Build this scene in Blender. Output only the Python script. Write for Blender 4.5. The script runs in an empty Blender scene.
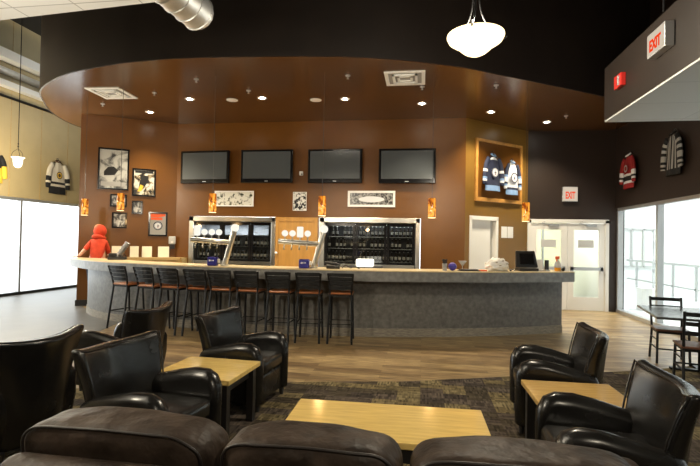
import bpy, bmesh, math, random
from mathutils import Vector, Matrix, Euler
random.seed(7)
S = bpy.context.scene
COL = S.collection
PI = math.pi
R = math.radians

# ------------------------------------------------------------------ materials
def new_mat(name):
    m = bpy.data.materials.new(name); m.use_nodes = True
    nt = m.node_tree; nt.nodes.clear()
    out = nt.nodes.new('ShaderNodeOutputMaterial')
    return m, nt, out

def pbr(name, col, rough=0.5, metal=0.0, noise=0.0, nscale=8.0, stretch=(1, 1, 1), bump=0.0, bscale=60.0,
        coat=0.0, spec=0.5, emit=None, estr=0.0, rvar=0.0, trans=0.0, col2=None):
    m, nt, out = new_mat(name)
    b = nt.nodes.new('ShaderNodeBsdfPrincipled')
    b.inputs['Base Color'].default_value = (*col, 1)
    b.inputs['Roughness'].default_value = rough
    b.inputs['Metallic'].default_value = metal
    b.inputs['Coat Weight'].default_value = coat
    b.inputs['Coat Roughness'].default_value = 0.12
    b.inputs['Specular IOR Level'].default_value = spec
    b.inputs['Transmission Weight'].default_value = trans
    if emit:
        b.inputs['Emission Color'].default_value = (*emit, 1)
        b.inputs['Emission Strength'].default_value = estr
    tc = nt.nodes.new('ShaderNodeTexCoord')
    mp = nt.nodes.new('ShaderNodeMapping'); mp.inputs['Scale'].default_value = stretch
    nt.links.new(tc.outputs['Object'], mp.inputs['Vector'])
    if noise > 0:
        n = nt.nodes.new('ShaderNodeTexNoise'); n.inputs['Scale'].default_value = nscale; n.inputs['Detail'].default_value = 5
        nt.links.new(mp.outputs['Vector'], n.inputs['Vector'])
        rp = nt.nodes.new('ShaderNodeValToRGB')
        c2 = col2 if col2 else tuple(min(1, c * (1 + noise)) for c in col)
        rp.color_ramp.elements[0].color = (*[c * (1 - noise) for c in col], 1); rp.color_ramp.elements[0].position = 0.3
        rp.color_ramp.elements[1].color = (*c2, 1); rp.color_ramp.elements[1].position = 0.7
        nt.links.new(n.outputs['Fac'], rp.inputs['Fac'])
        nt.links.new(rp.outputs['Color'], b.inputs['Base Color'])
        if rvar:
            mr = nt.nodes.new('ShaderNodeMapRange')
            mr.inputs['To Min'].default_value = max(0.02, rough - rvar); mr.inputs['To Max'].default_value = rough + rvar
            nt.links.new(n.outputs['Fac'], mr.inputs['Value']); nt.links.new(mr.outputs['Result'], b.inputs['Roughness'])
    if bump > 0:
        n2 = nt.nodes.new('ShaderNodeTexNoise'); n2.inputs['Scale'].default_value = bscale; n2.inputs['Detail'].default_value = 3
        nt.links.new(mp.outputs['Vector'], n2.inputs['Vector'])
        bp = nt.nodes.new('ShaderNodeBump'); bp.inputs['Strength'].default_value = bump; bp.inputs['Distance'].default_value = 0.02
        nt.links.new(n2.outputs['Fac'], bp.inputs['Height']); nt.links.new(bp.outputs['Normal'], b.inputs['Normal'])
    nt.links.new(b.outputs['BSDF'], out.inputs['Surface'])
    return m

def emat(name, col, strength):
    m, nt, out = new_mat(name)
    e = nt.nodes.new('ShaderNodeEmission'); e.inputs['Color'].default_value = (*col, 1); e.inputs['Strength'].default_value = strength
    nt.links.new(e.outputs['Emission'], out.inputs['Surface'])
    return m

def glass(name, tint=(1, 1, 1), refl=0.08, rough=0.02):
    m, nt, out = new_mat(name)
    t = nt.nodes.new('ShaderNodeBsdfTransparent'); t.inputs['Color'].default_value = (*tint, 1)
    g = nt.nodes.new('ShaderNodeBsdfGlossy'); g.inputs['Roughness'].default_value = rough
    lw = nt.nodes.new('ShaderNodeLayerWeight'); lw.inputs['Blend'].default_value = 0.5
    pw = nt.nodes.new('ShaderNodeMath'); pw.operation = 'POWER'; pw.inputs[1].default_value = 5.0
    nt.links.new(lw.outputs['Facing'], pw.inputs[0])
    ad = nt.nodes.new('ShaderNodeMath'); ad.operation = 'MULTIPLY_ADD'; ad.inputs[1].default_value = 0.5; ad.inputs[2].default_value = refl * .5
    nt.links.new(pw.outputs[0], ad.inputs[0])
    mx = nt.nodes.new('ShaderNodeMixShader')
    nt.links.new(ad.outputs[0], mx.inputs['Fac']); nt.links.new(t.outputs['BSDF'], mx.inputs[1]); nt.links.new(g.outputs['BSDF'], mx.inputs[2])
    nt.links.new(mx.outputs['Shader'], out.inputs['Surface'])
    return m

def wood_floor():
    m, nt, out = new_mat('oak_plank_floor')
    b = nt.nodes.new('ShaderNodeBsdfPrincipled'); b.inputs['Roughness'].default_value = 0.36
    tc = nt.nodes.new('ShaderNodeTexCoord')
    br = nt.nodes.new('ShaderNodeTexBrick')
    br.inputs['Scale'].default_value = 1.0; br.inputs['Brick Width'].default_value = 1.3; br.inputs['Row Height'].default_value = 0.12
    br.inputs['Mortar Size'].default_value = 0.0015; br.inputs['Mortar Smooth'].default_value = 0.2; br.offset = 0.37
    br.inputs['Color1'].default_value = (0.22, 0.138, 0.060, 1); br.inputs['Color2'].default_value = (0.52, 0.38, 0.19, 1)
    br.inputs['Mortar'].default_value = (0.10, 0.06, 0.025, 1)
    nt.links.new(tc.outputs['Object'], br.inputs['Vector'])
    mp = nt.nodes.new('ShaderNodeMapping'); mp.inputs['Scale'].default_value = (1.2, 14, 1)
    nt.links.new(tc.outputs['Object'], mp.inputs['Vector'])
    n = nt.nodes.new('ShaderNodeTexNoise'); n.inputs['Scale'].default_value = 3; n.inputs['Detail'].default_value = 6
    nt.links.new(mp.outputs['Vector'], n.inputs['Vector'])
    rp = nt.nodes.new('ShaderNodeValToRGB')
    rp.color_ramp.elements[0].color = (0.38, 0.34, 0.28, 1); rp.color_ramp.elements[0].position = 0.36
    rp.color_ramp.elements[1].color = (1.08, 1.06, 1.02, 1); rp.color_ramp.elements[1].position = 0.65
    nt.links.new(n.outputs['Fac'], rp.inputs['Fac'])
    mx = nt.nodes.new('ShaderNodeMixRGB'); mx.blend_type = 'MULTIPLY'; mx.inputs['Fac'].default_value = 1
    nt.links.new(br.outputs['Color'], mx.inputs[1]); nt.links.new(rp.outputs['Color'], mx.inputs[2])
    nt.links.new(mx.outputs['Color'], b.inputs['Base Color'])
    nt.links.new(b.outputs['BSDF'], out.inputs['Surface'])
    return m

def carpet_mat():
    m, nt, out = new_mat('patchwork_carpet')
    b = nt.nodes.new('ShaderNodeBsdfPrincipled'); b.inputs['Roughness'].default_value = 0.95; b.inputs['Specular IOR Level'].default_value = 0.1
    tc = nt.nodes.new('ShaderNodeTexCoord')
    def cells(sx, sy):
        mp = nt.nodes.new('ShaderNodeMapping'); mp.inputs['Scale'].default_value = (sx, sy, 1)
        nt.links.new(tc.outputs['Object'], mp.inputs['Vector'])
        fl = nt.nodes.new('ShaderNodeVectorMath'); fl.operation = 'FLOOR'
        nt.links.new(mp.outputs['Vector'], fl.inputs[0])
        wn = nt.nodes.new('ShaderNodeTexWhiteNoise'); wn.noise_dimensions = '2D'
        nt.links.new(fl.outputs['Vector'], wn.inputs['Vector'])
        return wn
    a = cells(4.2, 6.5); c = cells(8, 60); d = cells(60, 14)
    rp = nt.nodes.new('ShaderNodeValToRGB'); rp.color_ramp.interpolation = 'CONSTANT'
    els = [(0.0, (0.055, 0.044, 0.030)), (0.3, (0.125, 0.098, 0.050)), (0.52, (0.074, 0.058, 0.046)), (0.72, (0.150, 0.120, 0.064)), (0.88, (0.045, 0.036, 0.030))]
    rp.color_ramp.elements[0].color = (*els[0][1], 1)
    rp.color_ramp.elements[1].position = els[1][0]; rp.color_ramp.elements[1].color = (*els[1][1], 1)
    for p, q in els[2:]:
        e = rp.color_ramp.elements.new(p); e.color = (*q, 1)
    nt.links.new(a.outputs['Value'], rp.inputs['Fac'])
    mr = nt.nodes.new('ShaderNodeMixRGB'); mr.blend_type = 'MIX'
    nt.links.new(a.outputs['Color'], mr.inputs['Fac'])
    nt.links.new(c.outputs['Value'], mr.inputs[1]); nt.links.new(d.outputs['Value'], mr.inputs[2])
    rr = nt.nodes.new('ShaderNodeMapRange'); rr.inputs['To Min'].default_value = 0.3; rr.inputs['To Max'].default_value = 1.7
    nt.links.new(mr.outputs['Color'], rr.inputs['Value'])
    mx = nt.nodes.new('ShaderNodeVectorMath'); mx.operation = 'MULTIPLY'
    nt.links.new(rp.outputs['Color'], mx.inputs[0]); nt.links.new(rr.outputs['Result'], mx.inputs[1])
    nt.links.new(mx.outputs['Vector'], b.inputs['Base Color'])
    nt.links.new(b.outputs['BSDF'], out.inputs['Surface'])
    return m

def tile_mat(name, col, joint, w, h, rough=0.6, jw=0.006):
    m, nt, out = new_mat(name)
    b = nt.nodes.new('ShaderNodeBsdfPrincipled'); b.inputs['Roughness'].default_value = rough
    tc = nt.nodes.new('ShaderNodeTexCoord')
    br = nt.nodes.new('ShaderNodeTexBrick'); br.offset = 0
    br.inputs['Scale'].default_value = 1; br.inputs['Brick Width'].default_value = w; br.inputs['Row Height'].default_value = h
    br.inputs['Mortar Size'].default_value = jw
    br.inputs['Color1'].default_value = (*col, 1); br.inputs['Color2'].default_value = (*[c * 0.95 for c in col], 1); br.inputs['Mortar'].default_value = (*joint, 1)
    nt.links.new(tc.outputs['Object'], br.inputs['Vector']); nt.links.new(br.outputs['Color'], b.inputs['Base Color'])
    nt.links.new(b.outputs['BSDF'], out.inputs['Surface'])
    return m

def amber_mat():
    m, nt, out = new_mat('amber_art_glass')
    e = nt.nodes.new('ShaderNodeEmission'); e.inputs['Strength'].default_value = 1.05
    tc = nt.nodes.new('ShaderNodeTexCoord')
    n = nt.nodes.new('ShaderNodeTexNoise'); n.inputs['Scale'].default_value = 7.5; n.inputs['Detail'].default_value = 2; n.inputs['Distortion'].default_value = 1.2
    nt.links.new(tc.outputs['Object'], n.inputs['Vector'])
    rp = nt.nodes.new('ShaderNodeValToRGB')
    rp.color_ramp.elements[0].color = (0.22, 0.035, 0.004, 1); rp.color_ramp.elements[0].position = 0.38
    rp.color_ramp.elements[1].color = (1.0, 0.62, 0.13, 1); rp.color_ramp.elements[1].position = 0.68
    x = rp.color_ramp.elements.new(0.5); x.color = (0.9, 0.30, 0.025, 1)
    nt.links.new(n.outputs['Fac'], rp.inputs['Fac']); nt.links.new(rp.outputs['Color'], e.inputs['Color'])
    g = nt.nodes.new('ShaderNodeBsdfGlossy'); g.inputs['Roughness'].default_value = 0.1
    mx = nt.nodes.new('ShaderNodeMixShader'); mx.inputs['Fac'].default_value = 0.06
    nt.links.new(e.outputs['Emission'], mx.inputs[1]); nt.links.new(g.outputs['BSDF'], mx.inputs[2])
    nt.links.new(mx.outputs['Shader'], out.inputs['Surface'])
    return m

def photo_mat(name, dark=(0.03, 0.03, 0.03), light=(0.6, 0.6, 0.58), scale=7.0, pos=(0.42, 0.62), mid=None):
    """a picture print: blotchy generic image"""
    m, nt, out = new_mat(name)
    b = nt.nodes.new('ShaderNodeBsdfPrincipled'); b.inputs['Roughness'].default_value = 0.25
    tc = nt.nodes.new('ShaderNodeTexCoord')
    n = nt.nodes.new('ShaderNodeTexNoise'); n.inputs['Scale'].default_value = scale; n.inputs['Detail'].default_value = 4; n.inputs['Distortion'].default_value = 0.6
    nt.links.new(tc.outputs['Object'], n.inputs['Vector'])
    rp = nt.nodes.new('ShaderNodeValToRGB')
    rp.color_ramp.elements[0].color = (*dark, 1); rp.color_ramp.elements[0].position = pos[0]
    rp.color_ramp.elements[1].color = (*light, 1); rp.color_ramp.elements[1].position = pos[1]
    if mid:
        x = rp.color_ramp.elements.new(sum(pos) / 2); x.color = (*mid, 1)
    nt.links.new(n.outputs['Fac'], rp.inputs['Fac']); nt.links.new(rp.outputs['Color'], b.inputs['Base Color'])
    nt.links.new(b.outputs['BSDF'], out.inputs['Surface'])
    return m

M = {}
M['wall'] = pbr('brown_wall_paint', (0.142, 0.056, 0.0095), 0.28, spec=0.32, noise=0.10, nscale=1.5, bump=0.05, bscale=180)
M['wall_dark'] = pbr('dark_brown_wall_paint', (0.022, 0.013, 0.009), 0.45, bump=0.04, bscale=160)
M['soffit'] = pbr('brown_soffit_paint', (0.105, 0.047, 0.0155), 0.21, noise=0.08, nscale=1.2)
M['fascia'] = pbr('dark_fascia_paint', (0.014, 0.009, 0.0065), 0.5, noise=0.2, nscale=2)
M['beige'] = pbr('beige_wall_panel', (0.50, 0.40, 0.21), 0.6, noise=0.06, nscale=2)
M['black'] = pbr('black_ceiling_paint', (0.012, 0.011, 0.010), 0.8)
M['taupe'] = pbr('taupe_wall_paint', (0.195, 0.105, 0.022), 0.30, spec=0.32, noise=0.08, nscale=1.5)
M['white'] = pbr('white_paint', (0.82, 0.82, 0.79), 0.5)
M['offwhite'] = pbr('offwhite_card', (0.80, 0.76, 0.58), 0.6)
M['paper'] = pbr('white_paper', (0.82, 0.82, 0.80), 0.6)
M['grey_under'] = tile_mat('grey_bulkhead_underside', (0.55, 0.56, 0.53), (0.42, 0.43, 0.41), 0.9, 0.6)
M['ctile'] = tile_mat('white_ceiling_tile', (0.78, 0.78, 0.75), (0.40, 0.40, 0.38), 0.6, 1.2)
M['floor'] = wood_floor()
M['floor_grey'] = pbr('polished_grey_concrete', (0.115, 0.112, 0.105), 0.44, noise=0.22, nscale=2.5, rvar=0.06)
M['carpet'] = carpet_mat()
M['bar'] = pbr('grey_stained_plywood', (0.128, 0.124, 0.115), 0.42, noise=0.28, nscale=16, rvar=0.05, bump=0.04, bscale=60)
M['barbase'] = pbr('grey_oak_baseboard', (0.23, 0.205, 0.165), 0.5, noise=0.45, nscale=6, stretch=(2, 2, 22))
M['bartop'] = pbr('tan_laminate_bar_top', (0.62, 0.50, 0.30), 0.3, noise=0.08, nscale=14)
M['slab'] = pbr('grey_laminate_edge', (0.19, 0.19, 0.183), 0.35, noise=0.25, nscale=12)
M['maple'] = pbr('maple_table_top', (0.72, 0.51, 0.17), 0.14, noise=0.12, nscale=5, stretch=(1, 9, 1), coat=0.3)
M['maple2'] = pbr('honey_wood_table_top', (0.52, 0.33, 0.11), 0.22, noise=0.15, nscale=5, stretch=(1, 9, 1), coat=0.3)
M['ply'] = pbr('honey_plywood', (0.46, 0.24, 0.055), 0.4, noise=0.15, nscale=3, stretch=(5, 5, 0.6))
M['frame_wood'] = pbr('oak_picture_frame', (0.50, 0.25, 0.06), 0.4, noise=0.2, nscale=10)
M['ledge'] = pbr('tan_wood_ledge', (0.50, 0.34, 0.13), 0.4, noise=0.2, nscale=4, stretch=(1, 1, 9))
M['seat'] = pbr('chestnut_wood_seat', (0.30, 0.105, 0.035), 0.3, noise=0.2, nscale=6, stretch=(1, 6, 1))
M['seat_dark'] = pbr('walnut_wood_seat', (0.13, 0.055, 0.03), 0.35, noise=0.2, nscale=6, stretch=(1, 6, 1))
M['bmetal'] = pbr('black_metal', (0.0045, 0.0045, 0.0045), 0.5, spec=0.3)
M['leather'] = pbr('black_leather', (0.009, 0.0085, 0.008), 0.26, noise=0.25, nscale=5, rvar=0.05, bump=0.02, bscale=140)
M['leather_edge'] = pbr('black_leather_piping', (0.012, 0.011, 0.010), 0.22)
M['sofa'] = pbr('dark_brown_leather', (0.040, 0.028, 0.021), 0.52, noise=0.60, nscale=9, rvar=0.08, bump=0.9, bscale=10, spec=0.2)
M['sofa_seam'] = pbr('dark_brown_welt', (0.014, 0.010, 0.009), 0.5)
M['blackwood'] = pbr('black_stained_wood', (0.015, 0.013, 0.012), 0.5)
M['dtop'] = pbr('black_laminate_table', (0.05, 0.05, 0.05), 0.22)
M['steel'] = pbr('stainless_steel', (0.55, 0.54, 0.50), 0.28, metal=1.0, noise=0.08, nscale=5)
M['alu'] = pbr('grey_aluminium', (0.55, 0.56, 0.57), 0.35, metal=0.7)
M['duct'] = pbr('galvanised_duct', (0.72, 0.72, 0.70), 0.42, metal=0.9, noise=0.15, nscale=6)
M['bplastic'] = pbr('black_plastic', (0.014, 0.014, 0.015), 0.35)
M['gloss_black'] = pbr('glossy_black_plastic', (0.008, 0.008, 0.009), 0.12)
M['screen'] = pbr('tv_screen', (0.075, 0.085, 0.092), 0.16, spec=0.7)
M['blue'] = pbr('royal_blue_plastic', (0.015, 0.015, 0.22), 0.35)
M['purple'] = pbr('violet_blue_plastic', (0.06, 0.045, 0.33), 0.3)
M['red'] = pbr('red_fire_alarm', (0.45, 0.02, 0.015), 0.35)
M['orange_glow'] = emat('lit_exit_letters', (1.0, 0.06, 0.010), 0.72)
M['exit_face'] = emat('lit_exit_face', (0.95, 0.80, 0.62), 0.55)
M['down'] = emat('downlight_lamp', (1.0, 0.92, 0.78), 60.0)
M['bowl'] = emat('lit_bowl_glass', (1.0, 0.78, 0.42), 2.6)
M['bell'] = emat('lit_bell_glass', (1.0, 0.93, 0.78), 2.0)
M['badge'] = emat('lit_tap_badge', (1.0, 0.95, 0.82), 0.8)
M['amber'] = amber_mat()
M['amber_tip'] = emat('lit_amber_rim', (1.0, 0.72, 0.35), 2.5)
M['glass'] = glass('clear_window_glass', (0.97, 0.985, 0.98), 0.05)
M['glass_dark'] = glass('cooler_door_glass', (0.75, 0.77, 0.78), 0.10, 0.03)
M['frost'] = pbr('frosted_white_glass', (0.8, 0.8, 0.78), 0.2)
M['bottle'] = pbr('dark_bottle_glass', (0.020, 0.014, 0.008), 0.1)
M['label_w'] = pbr('pale_bottle_label', (0.48, 0.46, 0.41), 0.5)
M['cool_lit'] = pbr('lit_cooler_liner', (0.30, 0.31, 0.32), 0.4)  # left cooler's lit interior put into a paler liner colour
M['cool_in'] = pbr('cooler_liner', (0.035, 0.036, 0.038), 0.35)
M['hoodie'] = pbr('red_orange_fleece', (0.60, 0.055, 0.018), 0.85, noise=0.12, nscale=14, bump=0.2, bscale=30)
M['skin'] = pbr('skin', (0.55, 0.30, 0.19), 0.5)
M['hair'] = pbr('light_brown_hair', (0.42, 0.22, 0.09), 0.6)
M['jeans'] = pbr('dark_denim', (0.02, 0.025, 0.045), 0.8)
M['navy'] = pbr('navy_knit', (0.016, 0.022, 0.055), 0.8)
M['jwhite'] = pbr('white_knit', (0.72, 0.74, 0.78), 0.8)
M['jblue'] = pbr('steel_blue_knit', (0.20, 0.33, 0.56), 0.8)
M['jred'] = pbr('deep_red_knit', (0.28, 0.010, 0.012), 0.8)
M['jblack'] = pbr('black_knit', (0.010, 0.010, 0.011), 0.85)
M['jcream'] = pbr('cream_knit', (0.68, 0.62, 0.50), 0.8)
M['jgold'] = pbr('gold_knit', (0.80, 0.52, 0.05), 0.8)
M['jbrown'] = pbr('brown_patch', (0.09, 0.045, 0.02), 0.8)
M['jgrey'] = pbr('pale_grey_knit', (0.34, 0.34, 0.33), 0.8)
M['ice'] = pbr('white_ice', (0.85, 0.88, 0.90), 0.2)
M['rinkwall'] = pbr('white_rink_wall', (0.85, 0.86, 0.84), 0.6)
M['rinkgrey'] = pbr('pale_grey_panel', (0.55, 0.56, 0.55), 0.5)
M['vest'] = pbr('pale_yellow_vestibule', (0.80, 0.80, 0.55), 0.6)
M['glare_ground'] = pbr('white_glare_ground', (0.85, 0.86, 0.88), 0.8)  # white ground added to keep the left window view bright
M['amberliq'] = pbr('amber_liquid', (0.65, 0.30, 0.02), 0.2)
M['clearplastic'] = pbr('cloudy_plastic', (0.75, 0.77, 0.80), 0.25, trans=0.6)
M['orangep'] = pbr('orange_plastic', (0.75, 0.10, 0.02), 0.4)
M['plate'] = pbr('grey_sign_plate', (0.58, 0.59, 0.59), 0.5)

# ------------------------------------------------------------------ mesh helpers
class MB:
    """collects simple shapes into ONE mesh"""
    def __init__(s): s.v = []; s.f = []; s.mi = []
    def add(s, vs, fs, mi=0, mat=None):
        o = len(s.v)
        s.v += [tuple(mat @ Vector(p)) if mat else tuple(p) for p in vs]
        s.f += [tuple(i + o for i in f) for f in fs]
        s.mi += [mi] * len(fs) if isinstance(mi, int) else list(mi)
        return s
    def box(s, a, b, mi=0, mat=None):
        x0, y0, z0 = a; x1, y1, z1 = b
        vs = [(x0, y0, z0), (x1, y0, z0), (x1, y1, z0), (x0, y1, z0), (x0, y0, z1), (x1, y0, z1), (x1, y1, z1), (x0, y1, z1)]
        return s.add(vs, [(0, 3, 2, 1), (4, 5, 6, 7), (0, 1, 5, 4), (1, 2, 6, 5), (2, 3, 7, 6), (3, 0, 4, 7)], mi, mat)
    def tube(s, pts, r, n=8, mi=0, mat=None, closed=False):
        pts = [Vector(p) for p in pts]; k = len(pts)
        rs = r if isinstance(r, (list, tuple)) else [r] * k
        vs = []; fs = []; prev = None
        for i, p in enumerate(pts):
            if closed: d = pts[(i + 1) % k] - pts[i - 1]
            else: d = pts[min(i + 1, k - 1)] - pts[max(i - 1, 0)]
            d.normalize()
            if prev is None:
                a = Vector((0, 0, 1)) if abs(d.z) < 0.9 else Vector((1, 0, 0))
                u = d.cross(a).normalized()
            else:
                u = (prev - d * prev.dot(d)).normalized()
            prev = u; w = d.cross(u)
            for j in range(n):
                t = 2 * PI * j / n
                vs.append(p + (u * math.cos(t) + w * math.sin(t)) * rs[i])
        rng = k if closed else k - 1
        for i in range(rng):
            for j in range(n):
                a = i * n + j; b = i * n + (j + 1) % n; c = ((i + 1) % k) * n + (j + 1) % n; d = ((i + 1) % k) * n + j
                fs.append((a, b, c, d))
        if not closed:
            fs.append(tuple(range(n - 1, -1, -1))); fs.append(tuple((k - 1) * n + j for j in range(n)))
        return s.add(vs, fs, mi, mat)
    def lathe(s, prof, n=24, mi=0, mat=None):
        """prof: list of (r, z); mi int or list per ring"""
        vs = []; fs = []; ms = []
        k = len(prof)
        for r, z in prof:
            for j in range(n):
                t = 2 * PI * j / n; vs.append((r * math.cos(t), r * math.sin(t), z))
        for i in range(k - 1):
            for j in range(n):
                fs.append((i * n + j, i * n + (j + 1) % n, (i + 1) * n + (j + 1) % n, (i + 1) * n + j))
                ms.append(mi if isinstance(mi, int) else mi[i])
        if prof[0][0] > 1e-5: fs.append(tuple(range(n - 1, -1, -1))); ms.append(ms[0])
        if prof[-1][0] > 1e-5: fs.append(tuple((k - 1) * n + j for j in range(n))); ms.append(ms[-1])
        return s.add(vs, fs, ms, mat)
    def prism(s, poly, z0, z1, mi=0, mat=None):
        """poly in xy, extruded in z"""
        n = len(poly)
        vs = [(x, y, z0) for x, y in poly] + [(x, y, z1) for x, y in poly]
        fs = [tuple(range(n - 1, -1, -1)), tuple(range(n, 2 * n))] + [(i, (i + 1) % n, n + (i + 1) % n, n + i) for i in range(n)]
        return s.add(vs, fs, mi, mat)
    def strip(s, outer, inner, z0, z1, mi=0):
        """closed ribbon solid between two equal-length polylines"""
        n = len(outer)
        vs = [(x, y, z0) for x, y in outer] + [(x, y, z0) for x, y in inner] + [(x, y, z1) for x, y in outer] + [(x, y, z1) for x, y in inner]
        fs = []
        for i in range(n - 1):
            fs += [(i, i + 1, n + i + 1, n + i), (2 * n + i + 1, 2 * n + i, 3 * n + i, 3 * n + i + 1),
                   (i + 1, i, 2 * n + i, 2 * n + i + 1), (n + i, n + i + 1, 3 * n + i + 1, 3 * n + i)]
        fs += [(0, n, 3 * n, 2 * n), (2 * n - 1, n - 1, 3 * n - 1, 4 * n - 1)]
        return s.add(vs, fs, mi)
    def ball(s, c, r, mi=0, n=12, sc=(1, 1, 1), mat=None):
        prof = [(r * math.sin(PI * i / 8), -r * math.cos(PI * i / 8)) for i in range(9)]
        prof[0] = (0.0001 * r, -r); prof[-1] = (0.0001 * r, r)
        m = Matrix.Translation(c) @ Matrix.Diagonal((*sc, 1))
        return s.lathe(prof, n, mi, (mat @ m) if mat else m)
    def build(s, name, mats, parent=None, smooth=False, bevel=0.0, seg=2, subsurf=0, fix=False, ang=None):
        me = bpy.data.meshes.new(name)
        me.from_pydata(s.v, [], s.f)
        ml = mats if isinstance(mats, (list, tuple)) else [mats]
        for m in ml: me.materials.append(m)
        for p, i in zip(me.polygons, s.mi): p.material_index = i
        if fix:
            bm = bmesh.new(); bm.from_mesh(me); bmesh.ops.recalc_face_normals(bm, faces=bm.faces[:]); bm.to_mesh(me); bm.free()
        if smooth:
            for p in me.polygons: p.use_smooth = True
            if ang: 
                try: me.set_sharp_from_angle(angle=R(ang))
                except Exception: pass
        me.update()
        o = bpy.data.objects.new(name, me); COL.objects.link(o)
        if parent: o.parent = parent
        if bevel:
            b = o.modifiers.new('bevel', 'BEVEL'); b.width = bevel; b.segments = seg; b.limit_method = 'ANGLE'; b.angle_limit = R(40)
            if smooth: b.harden_normals = False
        if subsurf:
            b = o.modifiers.new('sub', 'SUBSURF'); b.levels = subsurf; b.render_levels = subsurf
        return o

def thing(name, label, cat, loc=(0, 0, 0), rz=0.0, group=None):
    o = bpy.data.objects.new(name, None); COL.objects.link(o)
    o.location = loc; o.rotation_euler = (0, 0, rz); o.empty_display_size = 0.1
    o['label'] = label; o['category'] = cat
    if group: o['group'] = group
    return o
def tag(o, label, cat, group=None, kind=None):
    o['label'] = label; o['category'] = cat
    if group: o['group'] = group
    if kind: o['kind'] = kind
    return o
def struct(o, label=None, cat='structure'):
    o['kind'] = 'structure'
    if label: o['label'] = label
    o['category'] = cat
    return o
def place(o, loc, rz=0.0):
    o.location = loc; o.rotation_euler = (0, 0, rz); return o
def dup(root, loc, rz, label=None, group=None):
    r = root.copy(); COL.objects.link(r); r.location = loc; r.rotation_euler = (0, 0, rz)
    if label: r['label'] = label
    if group: r['group'] = group
    for ch in list(root.children):
        c = ch.copy(); COL.objects.link(c); c.parent = r
        for g in list(ch.children):
            d = g.copy(); COL.objects.link(d); d.parent = c
    return r
def text_mesh(name, body, size, mat, parent, M4, depth=0.004, align='CENTER'):
    cu = bpy.data.curves.new(name, 'FONT'); cu.body = body; cu.size = size; cu.offset = size * .03; cu.extrude = depth; cu.align_x = align; cu.align_y = 'CENTER'
    tmp = bpy.data.objects.new(name + '_tmp', cu); COL.objects.link(tmp)
    bpy.context.view_layer.update()
    dg = bpy.context.evaluated_depsgraph_get()
    me = bpy.data.meshes.new_from_object(tmp.evaluated_get(dg))
    bpy.data.objects.remove(tmp)
    me.transform(M4)
    me.materials.clear(); me.materials.append(mat)
    o = bpy.data.objects.new(name, me); COL.objects.link(o); o.parent = parent
    return o
def light(name, kind, loc, energy, col=(1, 1, 1), parent=None, rot=None, **k):
    l = bpy.data.lights.new(name, kind); l.energy = energy; l.color = col
    for a, b in k.items(): setattr(l, a, b)
    o = bpy.data.objects.new(name, l); COL.objects.link(o); o.location = loc
    if rot: o.rotation_euler = rot
    if parent: o.parent = parent
    return o
def catmull(pts, n=6):
    out = []
    P = [pts[0]] + list(pts) + [pts[-1]]
    for i in range(1, len(P) - 2):
        for j in range(n):
            t = j / n; r = []
            for k in range(len(pts[0])):
                a, b, c, d = P[i - 1][k], P[i][k], P[i + 1][k], P[i + 2][k]
                r.append(0.5 * (2 * b + (c - a) * t + (2 * a - 5 * b + 4 * c - d) * t * t + (3 * b - a - 3 * c + d) * t ** 3))
            out.append(tuple(r))
    out.append(tuple(pts[-1]))
    return out

XR, XL, YC, YD, HS, HT = 4.6, -10.7, 10.8, 12.2, 4.41, 7.2
LA, LB = Vector((-7.77, 9.65)), Vector((-6.02, 10.8))
RA, RB = Vector((0.93, 10.8)), Vector((2.56, 12.2))
TH_L = math.atan2(LB.y - LA.y, LB.x - LA.x); TH_R = math.atan2(RB.y - RA.y, RB.x - RA.x)
def on_left(s, z, off=0.0):
    d = (LB - LA).normalized(); n = Vector((d.y, -d.x)); p = LA + d * s + n * off; return (p.x, p.y, z)
def on_right(s, z, off=0.0):
    d = (RB - RA).normalized(); n = Vector((d.y, -d.x)); p = RA + d * s + n * off; return (p.x, p.y, z)

# ------------------------------------------------------------------ setting
m = MB().box((XL - .3, -4, -0.1), (XR + 0.05, 15, 0)); struct(m.build('floor', M['floor']), 'pale oak plank floor in front of the bar', 'floor')
m = MB().prism([(XL, -4), (-5.2, -4), (-5.05, 6.0), (-5.6, 8.2), (-7.6, 9.6), (-7.6, 15), (XL, 15)], 0, 0.004)
struct(m.build('floor_hall', M['floor_grey']), 'polished grey floor beside the left windows', 'floor')
edge = catmull([(-5.0, 4.05), (-3.2, 4.55), (-1.55, 5.08), (-0.79, 5.29), (-0.23, 5.41), (0.34, 5.62), (0.82, 5.80), (1.6, 6.12), (2.5, 6.44), (3.4, 6.85), (4.55, 7.5)], 4)
m = MB().prism([(-5.0, -3.9), (4.55, -3.9)] + edge[::-1], 0, 0.008)
struct(m.build('floor_carpet', M['carpet']), 'patchwork olive and brown carpet with a curved far edge', 'carpet')
struct(MB().box((XL - .3, -4.2, HT), (XR + 3, 15, HT + .1)).build('ceiling', M['black']), 'black open ceiling high above', 'ceiling')
struct(MB().box((XL - .3, -4.2, 0), (XR + .3, -4, HT)).build('wall_rear', M['wall_dark']))
struct(MB().box((XL - .3, 15, 0), (LA.x, 15.2, HT)).build('wall_hall', M['beige']))
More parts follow.
